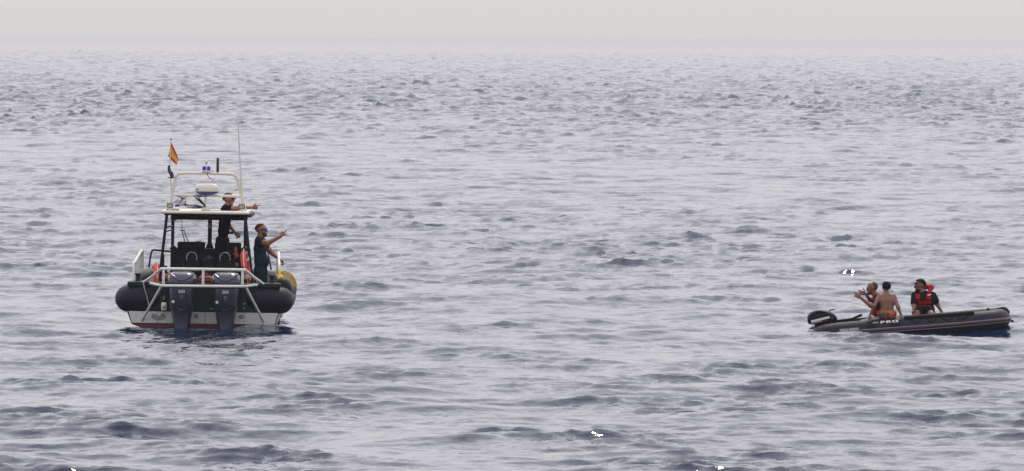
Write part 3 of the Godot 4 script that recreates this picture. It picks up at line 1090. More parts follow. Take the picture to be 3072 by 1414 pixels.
	tube(st, curve([Vector3(-1.66, 0.27, 0.118), Vector3(-1.56, 0.325, 0.13), Vector3(-1.45, 0.33, 0.135), Vector3(-1.36, 0.29, 0.135), Vector3(-1.31, 0.20, 0.128), Vector3(-1.30, 0.13, 0.12)]), 0.016, 8)
	put(e, "cowling_trim", done(st), M.dinghy_rubber)
	var sb := Basis(Vector3.BACK, deg_to_rad(14))
	put(e, "stripe", box_mesh(Vector3(-1.495, 0.195, 0.142), Vector3(0.33, 0.04, 0.008), 0.002, sb), M.decal)
	put(e, "stripe", box_mesh(Vector3(-1.555, 0.142, 0.137), Vector3(0.20, 0.020, 0.008), 0.002, sb), M.decal_dim)
	put(e, "red_mark", box_mesh(Vector3(-1.40, 0.172, 0.141), Vector3(0.07, 0.016, 0.008), 0.002, sb), M.fuel_red)
	rings = []
	for p in [[0.11, 0.22, 0.16], [0.0, 0.18, 0.13], [-0.2, 0.14, 0.09], [-0.45, 0.12, 0.07]]:
		rings.append(ring_xz(Vector3(-1.48, p[0], 0), p[1], p[2], 2.6, 18))
	st = new_st()
	loft(st, rings)
	put(e, "engine_leg", done(st), M.black_rubber)
	put(e, "clamp", box_mesh(Vector3(-1.36, 0.12, 0), Vector3(0.16, 0.14, 0.16), 0.02), M.black_rubber)
	put(e, "tiller", tube_mesh([Vector3(-1.22, 0.16, 0), Vector3(-1.0, 0.19, 0), Vector3(-0.93, 0.205, 0), Vector3(-0.78, 0.268, 0)], [0.024, 0.022, 0.02, 0.026], 10), M.black_rubber)
	put(e, "carry_handle", tube_mesh(curve([Vector3(-1.34, 0.335, 0), Vector3(-1.30, 0.355, 0), Vector3(-1.25, 0.362, 0)]), 0.011, 8), M.black_rubber)

# ------------------------------------------------------------------ loose things on the boat
func torus(R: float, r: float, axis_x := true, from := 0.0, to := TAU, n := 40) -> ArrayMesh:
	var pts := []
	for k in n + 1:
		var a := lerpf(from, to, float(k) / n)
		pts.append(Vector3(0, sin(a) * R, cos(a) * R))
	return tube_mesh(pts, r, 14, false)

func lifebuoy(label: String, at: Vector3, b: Basis, R: float, r: float, m: Material) -> void:
	var t := thing("lifebuoy", label, "lifebuoy", boat_xf * Transform3D(b, at), "lifebuoys hung beside the wheelhouse")
	put(t, "ring", torus(R, r), m)
	for k in 2:
		var a := -PI / 5 + PI * k
		put(t, "band", torus(R, r + 0.004, true, a - 0.14, a + 0.14, 8), M.white)
	var pts := []
	for k in 49:
		var a := TAU * k / 48
		pts.append(Vector3(0.012, sin(a) * (R + r + 0.012 + 0.012 * cos(4 * a)), cos(a) * (R + r + 0.012 + 0.012 * cos(4 * a))))
	put(t, "grab_rope", tube_mesh(pts, 0.007, 5, false), M.white)

func loose_things() -> void:
	lifebuoy("bright orange lifebuoy hung on the port side of the wheelhouse", v3(-0.885, 0.865, 1.25), Basis(Vector3.BACK, deg_to_rad(-3)) * Basis(Vector3.UP, deg_to_rad(5)), 0.19, 0.05, M.orange)
	lifebuoy("red lifebuoy leaning on the starboard pillar beside the standing man", v3(0.69, 1.045, 1.3), Basis(Vector3.BACK, deg_to_rad(9.5)) * Basis(Vector3.UP, deg_to_rad(-5)), 0.245, 0.05, M.ring_red)
	# flag
	var fl := thing("flag", "small red and yellow striped flag drooping from the staff above the wheelhouse", "flag", boat_xf * Transform3D(Basis.IDENTITY, v3(-0.676, 2.96, 1.9)))
	var A := Vector3(0.008, 0.245, 0)
	var B := Vector3(-0.045, 0.0, 0.03)
	var C := Vector3(0.14, -0.045, 0.03)
	var Dd := Vector3(0.108, -0.148, -0.02)
	for band in 3:
		var u0: float = [0.0, 0.25, 0.75][band]
		var u1: float = [0.25, 0.75, 1.0][band]
		var st := new_st()
		st.set_smooth_group(0)
		var g := []
		for i in 7:
			var row := []
			var u := lerpf(u0, u1, i / 6.0)
			for j in 17:
				var v := j / 16.0
				var p := A.lerp(B, u).lerp(C.lerp(Dd, u), v)
				p.z += 0.035 * sin(u * 5.5 + v * 3.0) + 0.014 * sin(v * 9.0 - u * 4.0)
				p.x += 0.018 * sin(v * PI) * (0.4 - u)
				row.append(p)
			g.append(row)
		for i in 6:
			for j in 16:
				quad(st, g[i][j], g[i][j + 1], g[i + 1][j + 1], g[i + 1][j])
				quad(st, g[i][j] + Vector3(0, 0, -0.001), g[i + 1][j] + Vector3(0, 0, -0.001), g[i + 1][j + 1] + Vector3(0, 0, -0.001), g[i][j + 1] + Vector3(0, 0, -0.001))
		put(fl, "yellow_stripe" if band == 1 else "red_stripe", done(st), M.flag_yellow if band == 1 else M.flag_red)
	# red fuel can between the engines
	var fc := thing("fuel_can", "faded red fuel can standing between the two engines on the transom ledge", "fuel can", boat_xf * Transform3D(Basis.IDENTITY, v3(0.02, 0.788, 0.30)))
	put(fc, "can", box_mesh(Vector3(0, 0.062, 0), Vector3(0.24, 0.12, 0.18), 0.03), M.fuel_red)
	put(fc, "handle", tube_mesh(curve([Vector3(-0.07, 0.115, 0), Vector3(-0.05, 0.15, 0), Vector3(0.03, 0.15, 0), Vector3(0.05, 0.115, 0)]), 0.011, 8), M.fuel_red)
	put(fc, "filler_cap", tube_mesh([Vector3(0.085, 0.12, 0), Vector3(0.085, 0.145, 0)], 0.02, 10), M.black_rubber)
	var rb := thing("bag", "dark red bag lying beside the port engine", "bag", boat_xf * Transform3D(Basis.IDENTITY, v3(-0.60, 0.788, 0.32)))
	var st2 := new_st()
	tube(st2, [Vector3(-0.09, 0.075, 0), Vector3(0.0, 0.085, 0), Vector3(0.09, 0.075, 0)], [0.065, 0.08, 0.065], 14)
	put(rb, "bag_body", done(st2), M.fuel_red)
	put(rb, "bag_strap", tube_mesh(curve([Vector3(-0.06, 0.14, 0), Vector3(0, 0.19, 0), Vector3(0.06, 0.14, 0)]), 0.008, 6), M.strap)
	# white bottle hung on the green transom
	var wb := thing("plastic_bottle", "white plastic bottle with dark cap hanging on the green transom", "bottle", boat_xf * Transform3D(Basis.IDENTITY, v3(-0.682, 0.305, -0.055)))
	var st := new_st()
	var rings := []
	for p in [[0.0, 0.085], [0.008, 0.10], [0.11, 0.10], [0.132, 0.085], [0.142, 0.05]]:
		rings.append(ring_xz(Vector3(0, p[0], 0), p[1], p[1] * 0.75, 3.0, 20))
	loft(st, rings)
	put(wb, "bottle_body", done(st), M.white)
	put(wb, "cap", tube_mesh([Vector3(0, 0.145, 0), Vector3(0, 0.16, 0)], 0.022, 10), M.black_rubber)
	put(wb, "bottle_label", box_mesh(Vector3(0.004, 0.058, 0.0385), Vector3(0.045, 0.036, 0.002), 0.0005), M.stain)
	put(wb, "lanyard", tube_mesh([Vector3(0, 0.16, 0), Vector3(-0.005, 0.20, 0.01), Vector3(0.0, 0.25, 0.02)], 0.005, 5), M.white)
	# big fender outboard of the starboard collar
	var fn := thing("boat_fender", "big grey fender lashed with yellow rope outside the starboard collar", "fender", boat_xf * Transform3D(Basis.IDENTITY, v3(1.35, 0.36, 1.6)))
	var cap := []
	var body := []
	var prof := [[0.95, 0.02, 0.02], [0.94, 0.10, 0.13], [0.92, 0.135, 0.18], [0.88, 0.155, 0.208], [0.82, 0.168, 0.225], [0.55, 0.182, 0.24], [0.2, 0.19, 0.258], [-0.2, 0.208, 0.285], [-0.6, 0.215, 0.295], [-0.9, 0.19, 0.26], [-1.02, 0.05, 0.08]]
	for i in prof.size():
		var rg := PackedVector3Array()
		for k in 32:
			var a := TAU * k / 32
			rg.append(Vector3(cos(a) * prof[i][1], 0.29 + sin(a) * prof[i][2], prof[i][0]))
		if i <= 4:
			cap.append(rg)
		if i >= 4:
			body.append(rg)
	st = new_st()
	loft(st, cap)
	put(fn, "fender_end", done(st), M.black_rubber)
	st = new_st()
	loft(st, body)
	put(fn, "fender_body", done(st), M.fender_grey)
	for q in [0.60, 0.30, -0.02, -0.36]:
		var loop := []
		for k in 17:
			var a := deg_to_rad(12.0 + 110.0 * k / 16.0)
			var zz: float = q - 0.10 * sin(a)
			var w := lerpf(0.165, 0.222, smoothstep(0.9, -0.5, zz)) + 0.004
			loop.append(Vector3(cos(a) * w, 0.29 + sin(a) * w * 1.36, zz))
		put(fn, "yellow_rope", tube_mesh(loop, 0.009, 7), M.yellow)
	for k in 3:
		put(fn, "yellow_rope", tube_mesh(curve([Vector3(-0.075 - 0.01 * k, 0.66 - 0.03 * k, 0.45), Vector3(-0.06 + 0.03 * k, 0.52, 0.60), Vector3(-0.09 + 0.03 * k, 0.42, 0.75), Vector3(-0.05, 0.33, 0.83)]), 0.016, 7), M.yellow)

# ------------------------------------------------------------------ people: tapered capsules joined smoothly, meshed as surface nets
func cap(a: Vector3, b: Vector3, ra: float, rb: float, n := Vector3.ZERO, f := 1.0, cut := false) -> Array:
	return [a, b, ra, rb, n, f, cut]

func sdf(prims: Array, cell: float, grow := 0.0, planes := [], k := 0.03) -> Array:
	var lo := Vector3.INF
	var hi := -Vector3.INF
	for p in prims:
		var m: float = maxf(p[2], p[3]) + grow + k * 0.5 + cell * 3.0
		lo = lo.min(p[0] - Vector3.ONE * m).min(p[1] - Vector3.ONE * m)
		hi = hi.max(p[0] + Vector3.ONE * m).max(p[1] + Vector3.ONE * m)
	var nx := int((hi.x - lo.x) / cell) + 2
	var ny := int((hi.y - lo.y) / cell) + 2
	var nz := int((hi.z - lo.z) / cell) + 2
	var F := PackedFloat32Array()
	F.resize(nx * ny * nz)
	F.fill(1.0)
	for p in prims:
		var a: Vector3 = p[0]
		var b: Vector3 = p[1]
		var ra: float = p[2] + grow
		var rb: float = p[3] + grow
		var n: Vector3 = p[4]
		var f: float = p[5] - 1.0
		var cut: bool = p[6]
		var m := maxf(ra, rb) + k + cell * 2.0
		var i0 := ((a.min(b) - Vector3.ONE * m - lo) / cell).floor()
		var i1 := ((a.max(b) + Vector3.ONE * m - lo) / cell).ceil()
		var ab := b - a
		ab += n * (ab.dot(n) * f)
		var ab2 := maxf(ab.length_squared(), 1e-9)
		var len := sqrt(ab2)
		for z in range(maxi(int(i0.z), 0), mini(int(i1.z), nz - 1) + 1):
			for y in range(maxi(int(i0.y), 0), mini(int(i1.y), ny - 1) + 1):
				var o := (z * ny + y) * nx
				for x in range(maxi(int(i0.x), 0), mini(int(i1.x), nx - 1) + 1):
					var q := lo + Vector3(x, y, z) * cell - a
					if f != 0.0:
						q += n * (q.dot(n) * f)
					var s := q.dot(ab) / ab2
					var t := clampf(s, 0.0, 1.0)
					var d := (q - ab * t).length() - (ra + (rb - ra) * t)
					if cut:
						d = maxf(d, (s - 1.0) * len)
					var old := F[o + x]
					var e := k - absf(d - old)
					if e > 0.0:
						F[o + x] = minf(d, old) - e * e / (4.0 * k)
					elif d < old:
						F[o + x] = d
	for pl in planes:
		var pn: Vector3 = pl[0]
		var pd: float = pl[1]
		for z in nz:
			for y in ny:
				var o := (z * ny + y) * nx
				for x in nx:
					if F[o + x] < 0.2:
						F[o + x] = maxf(F[o + x], pn.dot(lo + Vector3(x, y, z) * cell) - pd)
	# surface nets
	var verts := PackedVector3Array()
	var norms := PackedVector3Array()
	var idx := PackedInt32Array()
	var at := PackedInt32Array()
	at.resize(nx * ny * nz)
	at.fill(-1)
	var sy := nx
	var sz := nx * ny
	var offs := [0, 1, sy, sy + 1, sz, sz + 1, sz + sy, sz + sy + 1]
	var pos := [Vector3(0, 0, 0), Vector3(1, 0, 0), Vector3(0, 1, 0), Vector3(1, 1, 0), Vector3(0, 0, 1), Vector3(1, 0, 1), Vector3(0, 1, 1), Vector3(1, 1, 1)]
	var edges := [[0, 1], [2, 3], [4, 5], [6, 7], [0, 2], [1, 3], [4, 6], [5, 7], [0, 4], [1, 5], [2, 6], [3, 7]]
	for z in nz - 1:
		for y in ny - 1:
			var o := z * sz + y * sy
			for x in nx - 1:
				var c := o + x
				var s0 := F[c] < 0.0
				if s0 == (F[c + 1] < 0.0) and s0 == (F[c + sy] < 0.0) and s0 == (F[c + sy + 1] < 0.0) and s0 == (F[c + sz] < 0.0) and s0 == (F[c + sz + 1] < 0.0) and s0 == (F[c + sz + sy] < 0.0) and s0 == (F[c + sz + sy + 1] < 0.0):
					continue
				var sum := Vector3.ZERO
				var cnt := 0
				for e in edges:
					var fa := F[c + offs[e[0]]]
					var fb := F[c + offs[e[1]]]
					if (fa < 0.0) != (fb < 0.0):
						sum += pos[e[0]].lerp(pos[e[1]], fa / (fa - fb))
						cnt += 1
				at[c] = verts.size()
				verts.append(lo + (Vector3(x, y, z) + sum / cnt) * cell)
				var g := Vector3(F[c + 1] + F[c + sy + 1] + F[c + sz + 1] + F[c + sz + sy + 1] - F[c] - F[c + sy] - F[c + sz] - F[c + sz + sy], F[c + sy] + F[c + sy + 1] + F[c + sz + sy] + F[c + sz + sy + 1] - F[c] - F[c + 1] - F[c + sz] - F[c + sz + 1], F[c + sz] + F[c + sz + 1] + F[c + sz + sy] + F[c + sz + sy + 1] - F[c] - F[c + 1] - F[c + sy] - F[c + sy + 1])
				norms.append(g.normalized() if g.length_squared() > 1e-12 else Vector3.UP)
	for z in range(1, nz - 1):
		for y in range(1, ny - 1):
			for x in range(1, nx - 1):
				var c := z * sz + y * sy + x
				if at[c] < 0:
					continue
				var s0 := F[c] < 0.0
				for ax in 3:
					var st: int = [1, sy, sz][ax]
					var s1 := F[c + st] < 0.0
					if s0 == s1:
						continue
					var u: int = [sy, sz, 1][ax]
					var v: int = [sz, 1, sy][ax]
					var q0 := at[c]
					var q1 := at[c - u]
					var q2 := at[c - u - v]
					var q3 := at[c - v]
					if q1 < 0 or q2 < 0 or q3 < 0:
						continue
					if s0:
						idx.append_array(PackedInt32Array([q0, q2, q1, q0, q3, q2]))
					else:
						idx.append_array(PackedInt32Array([q0, q1, q2, q0, q2, q3]))
	return [verts, norms, idx]

func join(parts: Array) -> ArrayMesh:
	var v := PackedVector3Array()
	var n := PackedVector3Array()
	var i := PackedInt32Array()
	for p in parts:
		var off := v.size()
		v.append_array(p[0])
		n.append_array(p[1])
		for q in p[2]:
			i.append(q + off)
	var arr := []
	arr.resize(Mesh.ARRAY_MAX)
	arr[Mesh.ARRAY_VERTEX] = v
	arr[Mesh.ARRAY_NORMAL] = n
	arr[Mesh.ARRAY_INDEX] = i
	var am := ArrayMesh.new()
	am.add_surface_from_arrays(Mesh.PRIMITIVE_TRIANGLES, arr)
	return am

# head: centre, face direction, up, size 1 = 0.225 m tall
func head_prims(c: Vector3, f: Vector3, u: Vector3, k: float) -> Array:
	f = f.normalized()
	var r := f.cross(u).normalized()
	u = r.cross(f).normalized()
	var P := func(a: float, b: float, d: float) -> Vector3: return c + (r * a + u * b + f * d) * k
	var out := [
		cap(P.call(0, 0.028, -0.022), P.call(0, 0.032, 0.012), 0.080 * k, 0.076 * k, r, 1.08),
		cap(P.call(0, -0.02, 0.03), P.call(0, -0.07, 0.048), 0.058 * k, 0.040 * k, r, 1.0),
		cap(P.call(0, 0.035, 0.075), P.call(0, 0.03, 0.078), 0.018 * k, 0.018 * k, r, 0.5),
		cap(P.call(0, 0.012, 0.090), P.call(0, -0.020, 0.106), 0.010 * k, 0.015 * k),
		cap(P.call(-0.018, -0.050, 0.084), P.call(0.018, -0.050, 0.084), 0.010 * k, 0.010 * k),
		cap(P.call(0, -0.088, 0.070), P.call(0, -0.086, 0.072), 0.022 * k, 0.022 * k),
	]
	for s in [-1, 1]:
		out.append(cap(P.call(0.074 * s, 0.012, -0.010), P.call(0.076 * s, -0.022, -0.004), 0.013 * k, 0.010 * k))
		out.append(cap(P.call(0.03 * s, 0.010, 0.080), P.call(0.034 * s, 0.010, 0.078), 0.011 * k, 0.011 * k))
	return out

# hand: wrist, direction, thumb side, palm normal side the fingers curl to; curl per finger 0 straight .. 1 closed
func hand_prims(w: Vector3, d: Vector3, thumb: Vector3, curls: Array, k := 1.0, thumb_out := 0.6) -> Array:
	d = d.normalized()
	thumb = (thumb - d * thumb.dot(d)).normalized()
	var pn := d.cross(thumb).normalized()
	var out := [
		cap(w - d * 0.02 * k, w + d * 0.02 * k, 0.026 * k, 0.027 * k, pn, 1.25),
		cap(w + d * 0.03 * k + thumb * 0.016 * k, w + d * 0.078 * k + thumb * 0.024 * k, 0.021 * k, 0.015 * k, pn, 1.15),
		cap(w + d * 0.03 * k - thumb * 0.012 * k, w + d * 0.074 * k - thumb * 0.022 * k, 0.021 * k, 0.014 * k, pn, 1.15),
	]
	var lens := [0.072, 0.080, 0.074, 0.058]
	for i in 4:
		var base := w + (d * (0.085 - 0.004 * absf(i - 1.0)) + thumb * (0.030 - 0.020 * i)) * k
		var dirv := (d + thumb * (0.10 - 0.07 * i)).normalized()
		var c: float = curls[i]
		var p0 := base
		var ang := 0.0
		for j in 3:
			ang += c * [1.35, 1.55, 1.1][j] + 0.06
			var sd := dirv * cos(ang) + pn * sin(ang)
			var p1: Vector3 = p0 + sd * (lens[i] * [0.45, 0.31, 0.24][j] * k)
			out.append(cap(p0, p1, (0.0092 - 0.0008 * j) * k, (0.0086 - 0.001 * j) * k))
			p0 = p1
	var tb := w + (d * 0.030 + thumb * 0.030) * k
	var td := (d * (1.0 - thumb_out * 0.5) + thumb * thumb_out + pn * 0.25).normalized()
	var tm := tb + td * 0.036 * k
	out.append(cap(w + d * 0.02 * k + thumb * 0.014 * k, tb, 0.017 * k, 0.013 * k))
	out.append(cap(tb, tm, 0.0125 * k, 0.0105 * k))
	out.append(cap(tm, tm + (td + d * 0.35).normalized() * 0.030 * k, 0.0105 * k, 0.0085 * k))
	return out

# torso, arms and legs from a table of joints; f is where the chest faces
func torso_prims(J: Dictionary) -> Array:
	var f: Vector3 = J.f
	var k: float = J.k
	var mid: Vector3 = (J.sl + J.sr) * 0.5
	var hip: Vector3 = (J.hl + J.hr) * 0.5
	var side: Vector3 = (J.sr - J.sl).normalized()
	var hs: Vector3 = (J.hr - J.hl).normalized()
	var belly: float = J.get("belly", 0.0)
	var chest := mid.lerp(hip, 0.24)
	var waist := mid.lerp(hip, 0.68)
	return [
		cap(mid - side * 0.125 * k, mid + side * 0.125 * k, 0.058 * k, 0.058 * k, f, 1.0),
		cap(chest - side * 0.075 * k, chest + side * 0.075 * k, 0.105 * k, 0.105 * k, f, 1.12),
		cap(chest.lerp(waist, 0.5) - side * 0.06 * k, chest.lerp(waist, 0.5) + side * 0.06 * k, 0.098 * k, 0.098 * k, f, 1.12),
		cap(waist - side * 0.05 * k + f * belly, waist + side * 0.05 * k + f * belly, 0.098 * k + belly, 0.098 * k + belly, f, 1.12),
		cap(hip - hs * 0.07 * k, hip + hs * 0.07 * k, 0.108 * k, 0.108 * k, f, 1.08),
		cap(mid, waist, 0.09 * k, 0.09 * k, f, 1.1),
	]

func arm_prims(J: Dictionary, s: String, to := 1.0, cut := false) -> Array:
	var k: float = J.k
	var sh: Vector3 = J["s" + s]
	var el: Vector3 = J["e" + s]
	if cut:
		return [cap(sh, sh.lerp(el, to), 0.058 * k, lerpf(0.058, 0.046, to) * k + 0.006, Vector3.ZERO, 1.0, true)]
	return [cap(sh, el, 0.056 * k, 0.041 * k), cap(el, J["w" + s], 0.041 * k, 0.027 * k)]

func leg_prims(J: Dictionary, s: String) -> Array:
	var k: float = J.k
	var an: Vector3 = J["a" + s]
	var ff: Vector3 = J.get("toe", J.f)
	return [cap(J["h" + s], J["k" + s], 0.088 * k, 0.060 * k), cap(J["k" + s], an, 0.058 * k, 0.040 * k), cap(an + Vector3(0, -0.045, 0) * k, an + Vector3(0, -0.055, 0) * k + ff * 0.15 * k, 0.036 * k, 0.028 * k)]

func body_mesh(J: Dictionary, hands: Array) -> ArrayMesh:
	var prims := torso_prims(J)
	prims.append(cap((J.sl + J.sr) * 0.5 + Vector3(0, 0.02, 0), J.head - J.up * 0.05 * J.k, 0.062 * J.k, 0.054 * J.k))
	for s in ["l", "r"]:
		prims.append_array(arm_prims(J, s))
		prims.append_array(leg_prims(J, s))
	var parts := [sdf(prims, 0.018)]
	parts.append(sdf(head_prims(J.head, J.face, J.up, J.hk), 0.0065, 0.0, [], 0.018))
	for h in hands:
		parts.append(sdf(h, 0.0055, 0.0, [], 0.008))
	return join(parts)

func person(label: String, base: Vector3, xf: Transform3D, J: Dictionary, skin: Material, hands: Array) -> Node3D:
	var p := thing("person", label, "person", xf * Transform3D(Basis.IDENTITY, base))
	var b := put(p, "body", body_mesh(J, hands), skin)
	b.position = -base
	return p

func wear(p: Node3D, called: String, prims: Array, grow: float, m: Material, planes := [], cell := 0.016, k := 0.03, label := "") -> void:
	var o := put(p, called, join([sdf(prims, cell, grow, planes, k)]), m, label)
	o.position = -p.get_meta("base")

# hair: the upper back of the skull grown a little; front and low limits in head axes
func hair(p: Node3D, J: Dictionary, m: Material, grow: float, low: float, front: float, called := "hair") -> void:
	var f: Vector3 = J.face.normalized()
	var r := f.cross(J.up).normalized()
	var u := r.cross(f).normalized()
	var hp := head_prims(J.head, J.face, J.up, J.hk).slice(0, 1)
	var k: float = J.hk
	# a slanted limit: high at the brow, low at the nape
	var pn := (-u + f * 0.75).normalized()
	wear(p, called, hp, grow, m, [[pn, pn.dot(J.head + u * low * k)], [f, f.dot(J.head + f * front * k)]], 0.0065, 0.01)

func people() -> void:
	pointing_man_in_hatch()
	standing_man()
	dinghy_man_pointing()
	boy()
	dinghy_man_cap()

func flat_j(J: Dictionary) -> Dictionary:
	J.get_or_add("k", 1.0)
	J.get_or_add("hk", 1.0)
	J.get_or_add("up", Vector3.UP)
	return J

func pointing_man_in_hatch() -> void:
	var J := flat_j({"f": Vector3(1, 0, 0.25).normalized(), "head": Vector3(0.335, 2.205, -2.30), "face": Vector3(1, -0.08, 0.25), "k": 0.97,
		"sl": Vector3(0.33, 2.03, -2.46), "sr": Vector3(0.275, 2.03, -2.13), "el": Vector3(0.33, 1.76, -2.50), "wl": Vector3(0.46, 1.62, -2.36),
		"er": Vector3(0.535, 2.065, -2.03), "wr": Vector3(0.765, 2.078, -1.98), "hl": Vector3(0.25, 1.47, -2.38), "hr": Vector3(0.23, 1.47, -2.24),
		"kl": Vector3(0.33, 1.04, -2.42), "kr": Vector3(0.27, 1.03, -2.22), "al": Vector3(0.27, 0.625, -2.44), "ar": Vector3(0.22, 0.625, -2.24)})
	var base := Vector3(0.25, 0.56, -2.33)
	var hands := [hand_prims(J.wr, Vector3(1, 0.05, 0.1), Vector3(0, 1, 0.1), [0.05, 0.75, 0.85, 0.9]), hand_prims(J.wl, Vector3(0.6, -0.7, 0.2), Vector3(0.5, 0.5, 0), [0.3, 0.35, 0.4, 0.4])]
	var p := person("man in black shirt standing in the roof hatch with his arm stretched out pointing", base, boat_xf, J, M.skin_tan, hands)
	p.set_meta("base", base)
	var t := torso_prims(J)
	var shirt := t + arm_prims(J, "l", 0.75, true) + arm_prims(J, "r", 0.5, true)
	wear(p, "shirt", shirt, 0.013, M.shirt_black, [[Vector3(0, -1, 0), -1.45]])
	wear(p, "hi_vis_panel", t.slice(0, 2), 0.019, M.hi_vis, [[Vector3(1, 0, 0.0), 0.268], [Vector3(0, -1, 0), -1.95], [Vector3(0, 0, -1), 2.36], [Vector3(0.4, 1, 0), 2.19]], 0.009)
	wear(p, "trousers", t.slice(3, 5) + leg_prims(J, "l") + leg_prims(J, "r"), 0.014, M.trousers_dark, [[Vector3(0, 1, 0), 1.52]])
	wear(p, "belt", t.slice(3, 5), 0.021, M.strap, [[Vector3(0, 1, 0), 1.545], [Vector3(0, -1, 0), -1.50]], 0.012)
	put(p, "belt_pouch", box_mesh(Vector3(0.40, 1.62, -2.22) - base, Vector3(0.07, 0.05, 0.06), 0.012), M.strap)
	hair(p, J, M.hair_black, 0.008, 0.045, 0.07)
	put(p, "sunglasses", box_mesh(Vector3(0.43, 2.222, -2.28) - base, Vector3(0.05, 0.03, 0.13), 0.01, Basis(Vector3.UP, -0.25)), M.strap)

func standing_man() -> void:
	var J := flat_j({"f": Vector3(1, 0, 0.12).normalized(), "head": Vector3(0.925, 1.675, -2.20), "face": Vector3(1, 0.02, 0.22), "belly": 0.026, "hk": 1.04, "k": 1.07,
		"sl": Vector3(0.92, 1.475, -2.385), "sr": Vector3(0.895, 1.475, -2.035), "el": Vector3(1.12, 1.265, -2.46), "wl": Vector3(1.245, 1.165, -2.36),
		"er": Vector3(1.06, 1.455, -1.81), "wr": Vector3(1.285, 1.585, -1.72), "hl": Vector3(0.925, 0.955, -2.27), "hr": Vector3(0.915, 0.955, -2.11),
		"kl": Vector3(0.95, 0.52, -2.29), "kr": Vector3(0.94, 0.52, -2.09), "al": Vector3(0.91, 0.165, -2.30), "ar": Vector3(0.90, 0.165, -2.08)})
	var base := Vector3(0.92, 0.08, -2.19)
	var hands := [hand_prims(J.wr, Vector3(0.45, 0.85, 0.1), Vector3(0.85, -0.3, 0.5), [0.03, 0.75, 0.8, 0.85]), hand_prims(J.wl, Vector3(0.75, -0.55, 0.1), Vector3(0.2, 0.3, 0.9), [0.45, 0.5, 0.5, 0.5])]
	var p := person("bearded man in dark green shirt standing at the starboard rail with one finger raised", base, boat_xf, J, M.skin_tan, hands)
	p.set_meta("base", base)
	var t := torso_prims(J)
	wear(p, "shirt", t + arm_prims(J, "l", 0.55, true) + arm_prims(J, "r", 0.5, true), 0.013, M.shirt_teal, [[Vector3(0, -1, 0), -0.93]])
	wear(p, "trousers", t.slice(4, 5) + leg_prims(J, "l") + leg_prims(J, "r"), 0.015, M.trousers_teal, [[Vector3(0, 1, 0), 0.98]])
	put(p, "holster", box_mesh(Vector3(0.855, 0.86, -1.985) - base, Vector3(0.09, 0.20, 0.05), 0.02), M.strap)
	hair(p, J, M.hair_brown, 0.006, 0.06, 0.05)
	# beard round the jaw
	var hp := head_prims(J.head, J.face, J.up, J.hk)
	wear(p, "beard", [hp[1], hp[5]], 0.008, M.hair_stubble, [[Vector3(0, 1, 0), 1.628]], 0.0065, 0.018)
	# mirrored blue sunglasses
	var g := Node3D.new()
	g.name = "sunglasses"
	p.add_child(g)
	var f: Vector3 = J.face.normalized()
	var r := f.cross(Vector3.UP).normalized()
	for s in [-1, 1]:
		var c: Vector3 = J.head + f * 0.094 + r * 0.033 * s + Vector3(0, 0.016, 0) - base
		var st := new_st()
		var rings := []
		for q in [[0.0, 0.001], [0.014, 0.6], [0.006, 0.9], [0.0, 1.0], [-0.004, 0.9]]:
			var rg := PackedVector3Array()
			for k in 16:
				var a := TAU * k / 16
				rg.append(c + f * (q[0] if q[1] > 0.1 else 0.016) - f * 0.012 * absf(s * cos(a)) + (r * cos(a) * 0.030 + Vector3.UP * sin(a) * 0.022) * q[1])
			rings.append(rg)
		loft(st, rings)
		put(g, "lens", done(st), M.mirror_blue)
		put(g, "temple", tube_mesh([c + r * 0.03 * s + f * -0.01, J.head + r * 0.085 * s + Vector3(0, 0.018, 0) - f * 0.01 - base], 0.005, 5), M.strap)

